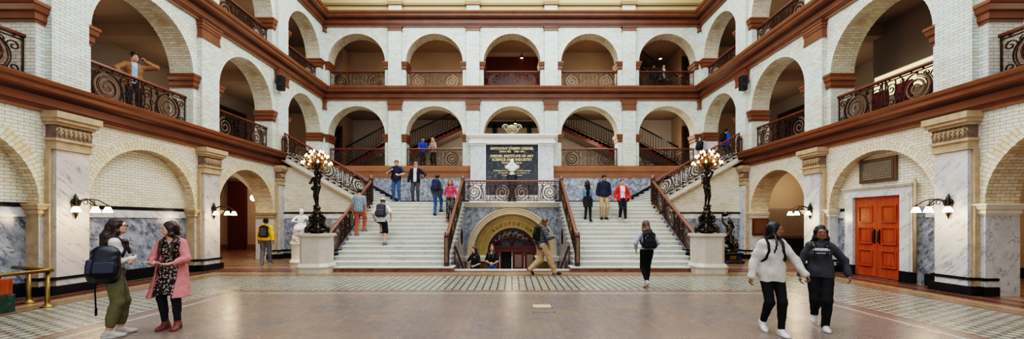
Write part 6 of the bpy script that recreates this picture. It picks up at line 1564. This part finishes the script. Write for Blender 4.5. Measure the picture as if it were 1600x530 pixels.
def candelabrum(sg, nm):
    x, y, z = sg*6.24, 12.70, 1.24
    p = thing('stair_pedestal', 'tall buff stone pedestal with chamfered corners at the foot of the %s stair' % nm, 'pedestal', (x, y, 0))
    def octo(h, c): return [(-h+c,-h),(h-c,-h),(h,-h+c),(h,h-c),(h-c,h),(-h+c,h),(-h,h-c),(-h,-h+c)]
    def lay(m, h, c, z0, z1, h2=None, c2=None):
        A = octo(h, c); B = octo(h2 or h, c2 or c); n = 8
        for i in range(n): m.face([(*A[i],z0),(*A[(i+1)%n],z0),(*B[(i+1)%n],z1),(*B[i],z1)], M['pedestal'])
        m.face([(*q,z0) for q in A], M['pedestal']); m.face([(*q,z1) for q in B], M['pedestal'])
    m = MB(); lay(m, .50, .18, 0, .17); lay(m, .52, .19, .17, .21); lay(m, .50, .18, .21, .30, .44, .16); m.build('base', p)
    m = MB(); lay(m, .42, .155, .30, 1.13); m.build('shaft', p)
    m = MB(); lay(m, .43, .16, 1.12, 1.16, .47, .17); lay(m, .48, .17, 1.16, 1.235); m.build('cap_slab', p)
    t = thing('candelabrum', 'bronze cherub candelabrum with a crown of lit bulbs on the %s stair pedestal' % nm, 'lamp', (x, y, z+.0))
    bz = M['bronze']; pr = [e_((0,0,.10), (.30,.30,.10), None, .05), c_((0,0,.1), (0,0,.62), .17, .12, .06), e_((0,0,.66), (.15,.15,.07), None, .04), e_((0,0,.80), (.11,.11,.08), None, .04)]
    for k in range(6):
        a = k*PI/3; ca, sa = math.cos(a), math.sin(a)
        pr += [c_((.12*ca,.12*sa,.62), (.22*ca,.22*sa,.50), .035, .045, .03), c_((.22*ca,.22*sa,.50), (.17*ca,.17*sa,.32), .045, .05, .03), c_((.17*ca,.17*sa,.32), (.32*ca,.32*sa,.16), .05, .06, .03), c_((.32*ca,.32*sa,.16), (.37*ca,.37*sa,.05), .06, .045, .03), e_((.22*ca,.22*sa,.40), (.05,.05,.05), None, .02)]
    sdf_obj('scrolled_base', pr+[cut((0,0,-1), (0,0,0))], bz, t, .012, wr=.010, wf=60)
    S = skeleton(h=1.12, lean=-2, side=4, twist=-8*sg, lf=(-.06,.02,0), rf=(.07,-.02,0), lh=(-.04,.10,1.76), le=(-1,.2,.2), rh=(.12,.20,1.12), re=(1,-.3,-.3), head=(12*sg,-8), bld=1.25)
    k = V3(0,0,.86); pr = torso(S)+sum([arm(S,q)+leg(S,q) for q in 'lr'], [])+head(S)
    for q in 'lr': pr += [f for f in foot(S,q) if f[0] != 'cut']
    pr += [e_(S['hc']+S['HR_']@V3(0,-.01,.02), V3(.062,.075,.07), S['HR_'], .02)]
    s = S['s']; pr += [c_(S['P']-S['HR']*.12*s, S['P']+S['HR']*.14*s+V3(0,.08,-.06), .07*s, .09*s, .04), c_(S['P']+V3(.1,.04,-.02)*s, S['P']+V3(.02,.1,-.3)*s, .06*s, .03*s, .04)]
    for p_ in pr:
        q = p_[1] if p_[0] == 'sub' else p_
        q[1] = q[1]+k
        if q[0] == 'c': q[2] = q[2]+k
    subs = [q for q in pr if q[0] == 'sub']; pr = [q for q in pr if q[0] != 'sub']
    o = sdf_obj('cherub_figure', pr+subs, bz, t, .008); o.rotation_euler.z = PI + sg*.3
    m = MB(); m.lathe([(.05,1.86),(.10,1.92),(.06,1.98),(.05,2.05),(.12,2.14),(.17,2.2),(.12,2.26),(.05,2.34),(.04,2.5),(.0,2.56)], (0,0,0), bz, n=14); m.build('crown_stem', t)
    tiers = [(12, .43, 2.20, 0), (10, .33, 2.42, .3), (6, .18, 2.56, .5)]
    for n_, r, zz, ph in tiers:
        for i in range(n_):
            a = 2*PI*i/n_+ph; ca, sa = math.cos(a), math.sin(a)
            m = MB(); pts = [(ca*r*q, sa*r*q, 2.12+(zz-2.12)*q-.10*math.sin(PI*q)) for q in [j/8 for j in range(9)]]; m.tube(pts, .011, M['brass'], n=5)
            m.tube([(ca*(r*.55+.05*math.cos(c)), sa*(r*.55+.05*math.cos(c)), 2.16+(zz-2.12)*.5+.05*math.sin(c)) for c in [j*.7 for j in range(8)]], .008, M['brass'], n=4)
            ar = m.build('branch', t)
            m = MB(); m.lathe([(.02,-.03),(.034,-.01),(.036,.0)], (ca*r,sa*r,zz), M['brass'], n=8); m.lathe([(.0,0),(.022,.005),(.032,.03),(.028,.06),(.012,.085),(.0,.10)], (ca*r,sa*r,zz), M['flame'], n=10); m.build('bulb', ar)
    l = bpy.data.lights.new('candelabrum_light', 'POINT'); l.energy = 45; l.color = (1,.62,.38); l.shadow_soft_size = .35
    lo = link(bpy.data.objects.new('candelabrum_light', l)); lo.location = (x, y-.0, z+2.9)
candelabrum(-1, 'left'); candelabrum(1, 'right')
GROUPS = {'wall_sconce': 'lit sconces on the marble pilasters', 'candelabrum': 'bronze candelabra at the stair foot', 'stair_pedestal': 'stone pedestals at the stair foot', 'stair_railing': 'iron stair railings', 'grand_staircase': 'marble flights of the grand staircase', 'upper_staircase': 'upper flights to the second level', 'gallery_stair': 'dark stairs inside the rear galleries', 'wall_speaker': 'loudspeakers on the corner pilasters', 'ceiling_lamp': 'small lamps on the gallery ceilings', 'pit_handrail': 'handrails of the sunken entry', 'wall_medallion': 'bronze medallions in the sunken entry'}
for o in list(col.objects):
    g = GROUPS.get(o.name.split('.')[0])
    if g and o.parent is None and o.type in ('EMPTY', 'MESH'): o['group'] = g
# ---------------------------------------------------------------- light and camera
def area(name, loc, rot, sx, sy, e, c=(1,1,1)):
    l = bpy.data.lights.new(name, 'AREA'); l.shape = 'RECTANGLE'; l.size = sx; l.size_y = sy; l.energy = e; l.color = c
    o = link(bpy.data.objects.new(name, l)); o.location = loc; o.rotation_euler = rot; return o
def point(name, loc, e, c=(1,.82,.6), r=.3):
    l = bpy.data.lights.new(name, 'POINT'); l.energy = e; l.color = c; l.shadow_soft_size = r
    o = link(bpy.data.objects.new(name, l)); o.location = loc; return o
area('skylight', (0, 11, 15.4), (0, 0, 0), 17, 20, 2700, (.88,.95,1.0))
area('camera_side_fill', (0, -4.5, 5.5), (math.radians(78), 0, 0), 18, 8, 420, (1.0,.95,.88))  # added fill light from behind the camera
for s in (-1, 1):
    for z in (7.4, 11.5):
        for y in (6.5, 11, 15.4, 19.5): point('gallery_fill', (s*12.6, y, z-1.2), 30, (1,.88,.74), .6)  # unseen points added to brighten the side galleries
    point('corridor_fill', (s*13.0, 16.0, 3.4), 110 if s < 0 else 55, (1,.88,.72)); point('corridor_fill', (s*13.2, 20.9 if s < 0 else 18.3, 3.2), 60 if s < 0 else 22, (1,.85,.68)); point('corridor_fill', (s*13.0, 8.5, 3.4), 100)  # added points without fittings, filling the corridors with light
for z, e, c in ((7.5, 38, (1,.86,.70)), (11.5, 20, (1,.78,.55))):
    for x in (-8, -4, 0, 4, 8): point('gallery_fill', (x+1.0, 23.2 if z > 9 else 22.9, z-1.3), e, c, .6)  # further unseen fill points, added to lift the rear galleries
point('portal_fill', (0, 16.2, 1.7), 10)  # added fill hanging free in front of the arch
w = bpy.data.worlds.new('world'); bpy.context.scene.world = w; w.use_nodes = True
bg = w.node_tree.nodes['Background']; bg.inputs[0].default_value = (.80,.86,1,1); bg.inputs[1].default_value = .32
cam = bpy.data.cameras.new('camera'); cam.sensor_width = 36; cam.lens = F/1600*36; cam.shift_y = (HY-265)/1600; cam.clip_end = 200; cam.clip_start=.05
co = link(bpy.data.objects.new('camera', cam)); co.location = (0, 0, CAMZ); co.rotation_euler = (PI/2, 0, 0)
sc = bpy.context.scene; sc.camera = co
sc.view_settings.view_transform = 'Filmic'
sc.view_settings.look = 'Very High Contrast'
sc.view_settings.exposure = .36
sc.cycles.use_denoising = True; sc.cycles.max_bounces = 7; sc.cycles.diffuse_bounces = 4; sc.cycles.glossy_bounces = 3
sc.cycles.sample_clamp_indirect = 6
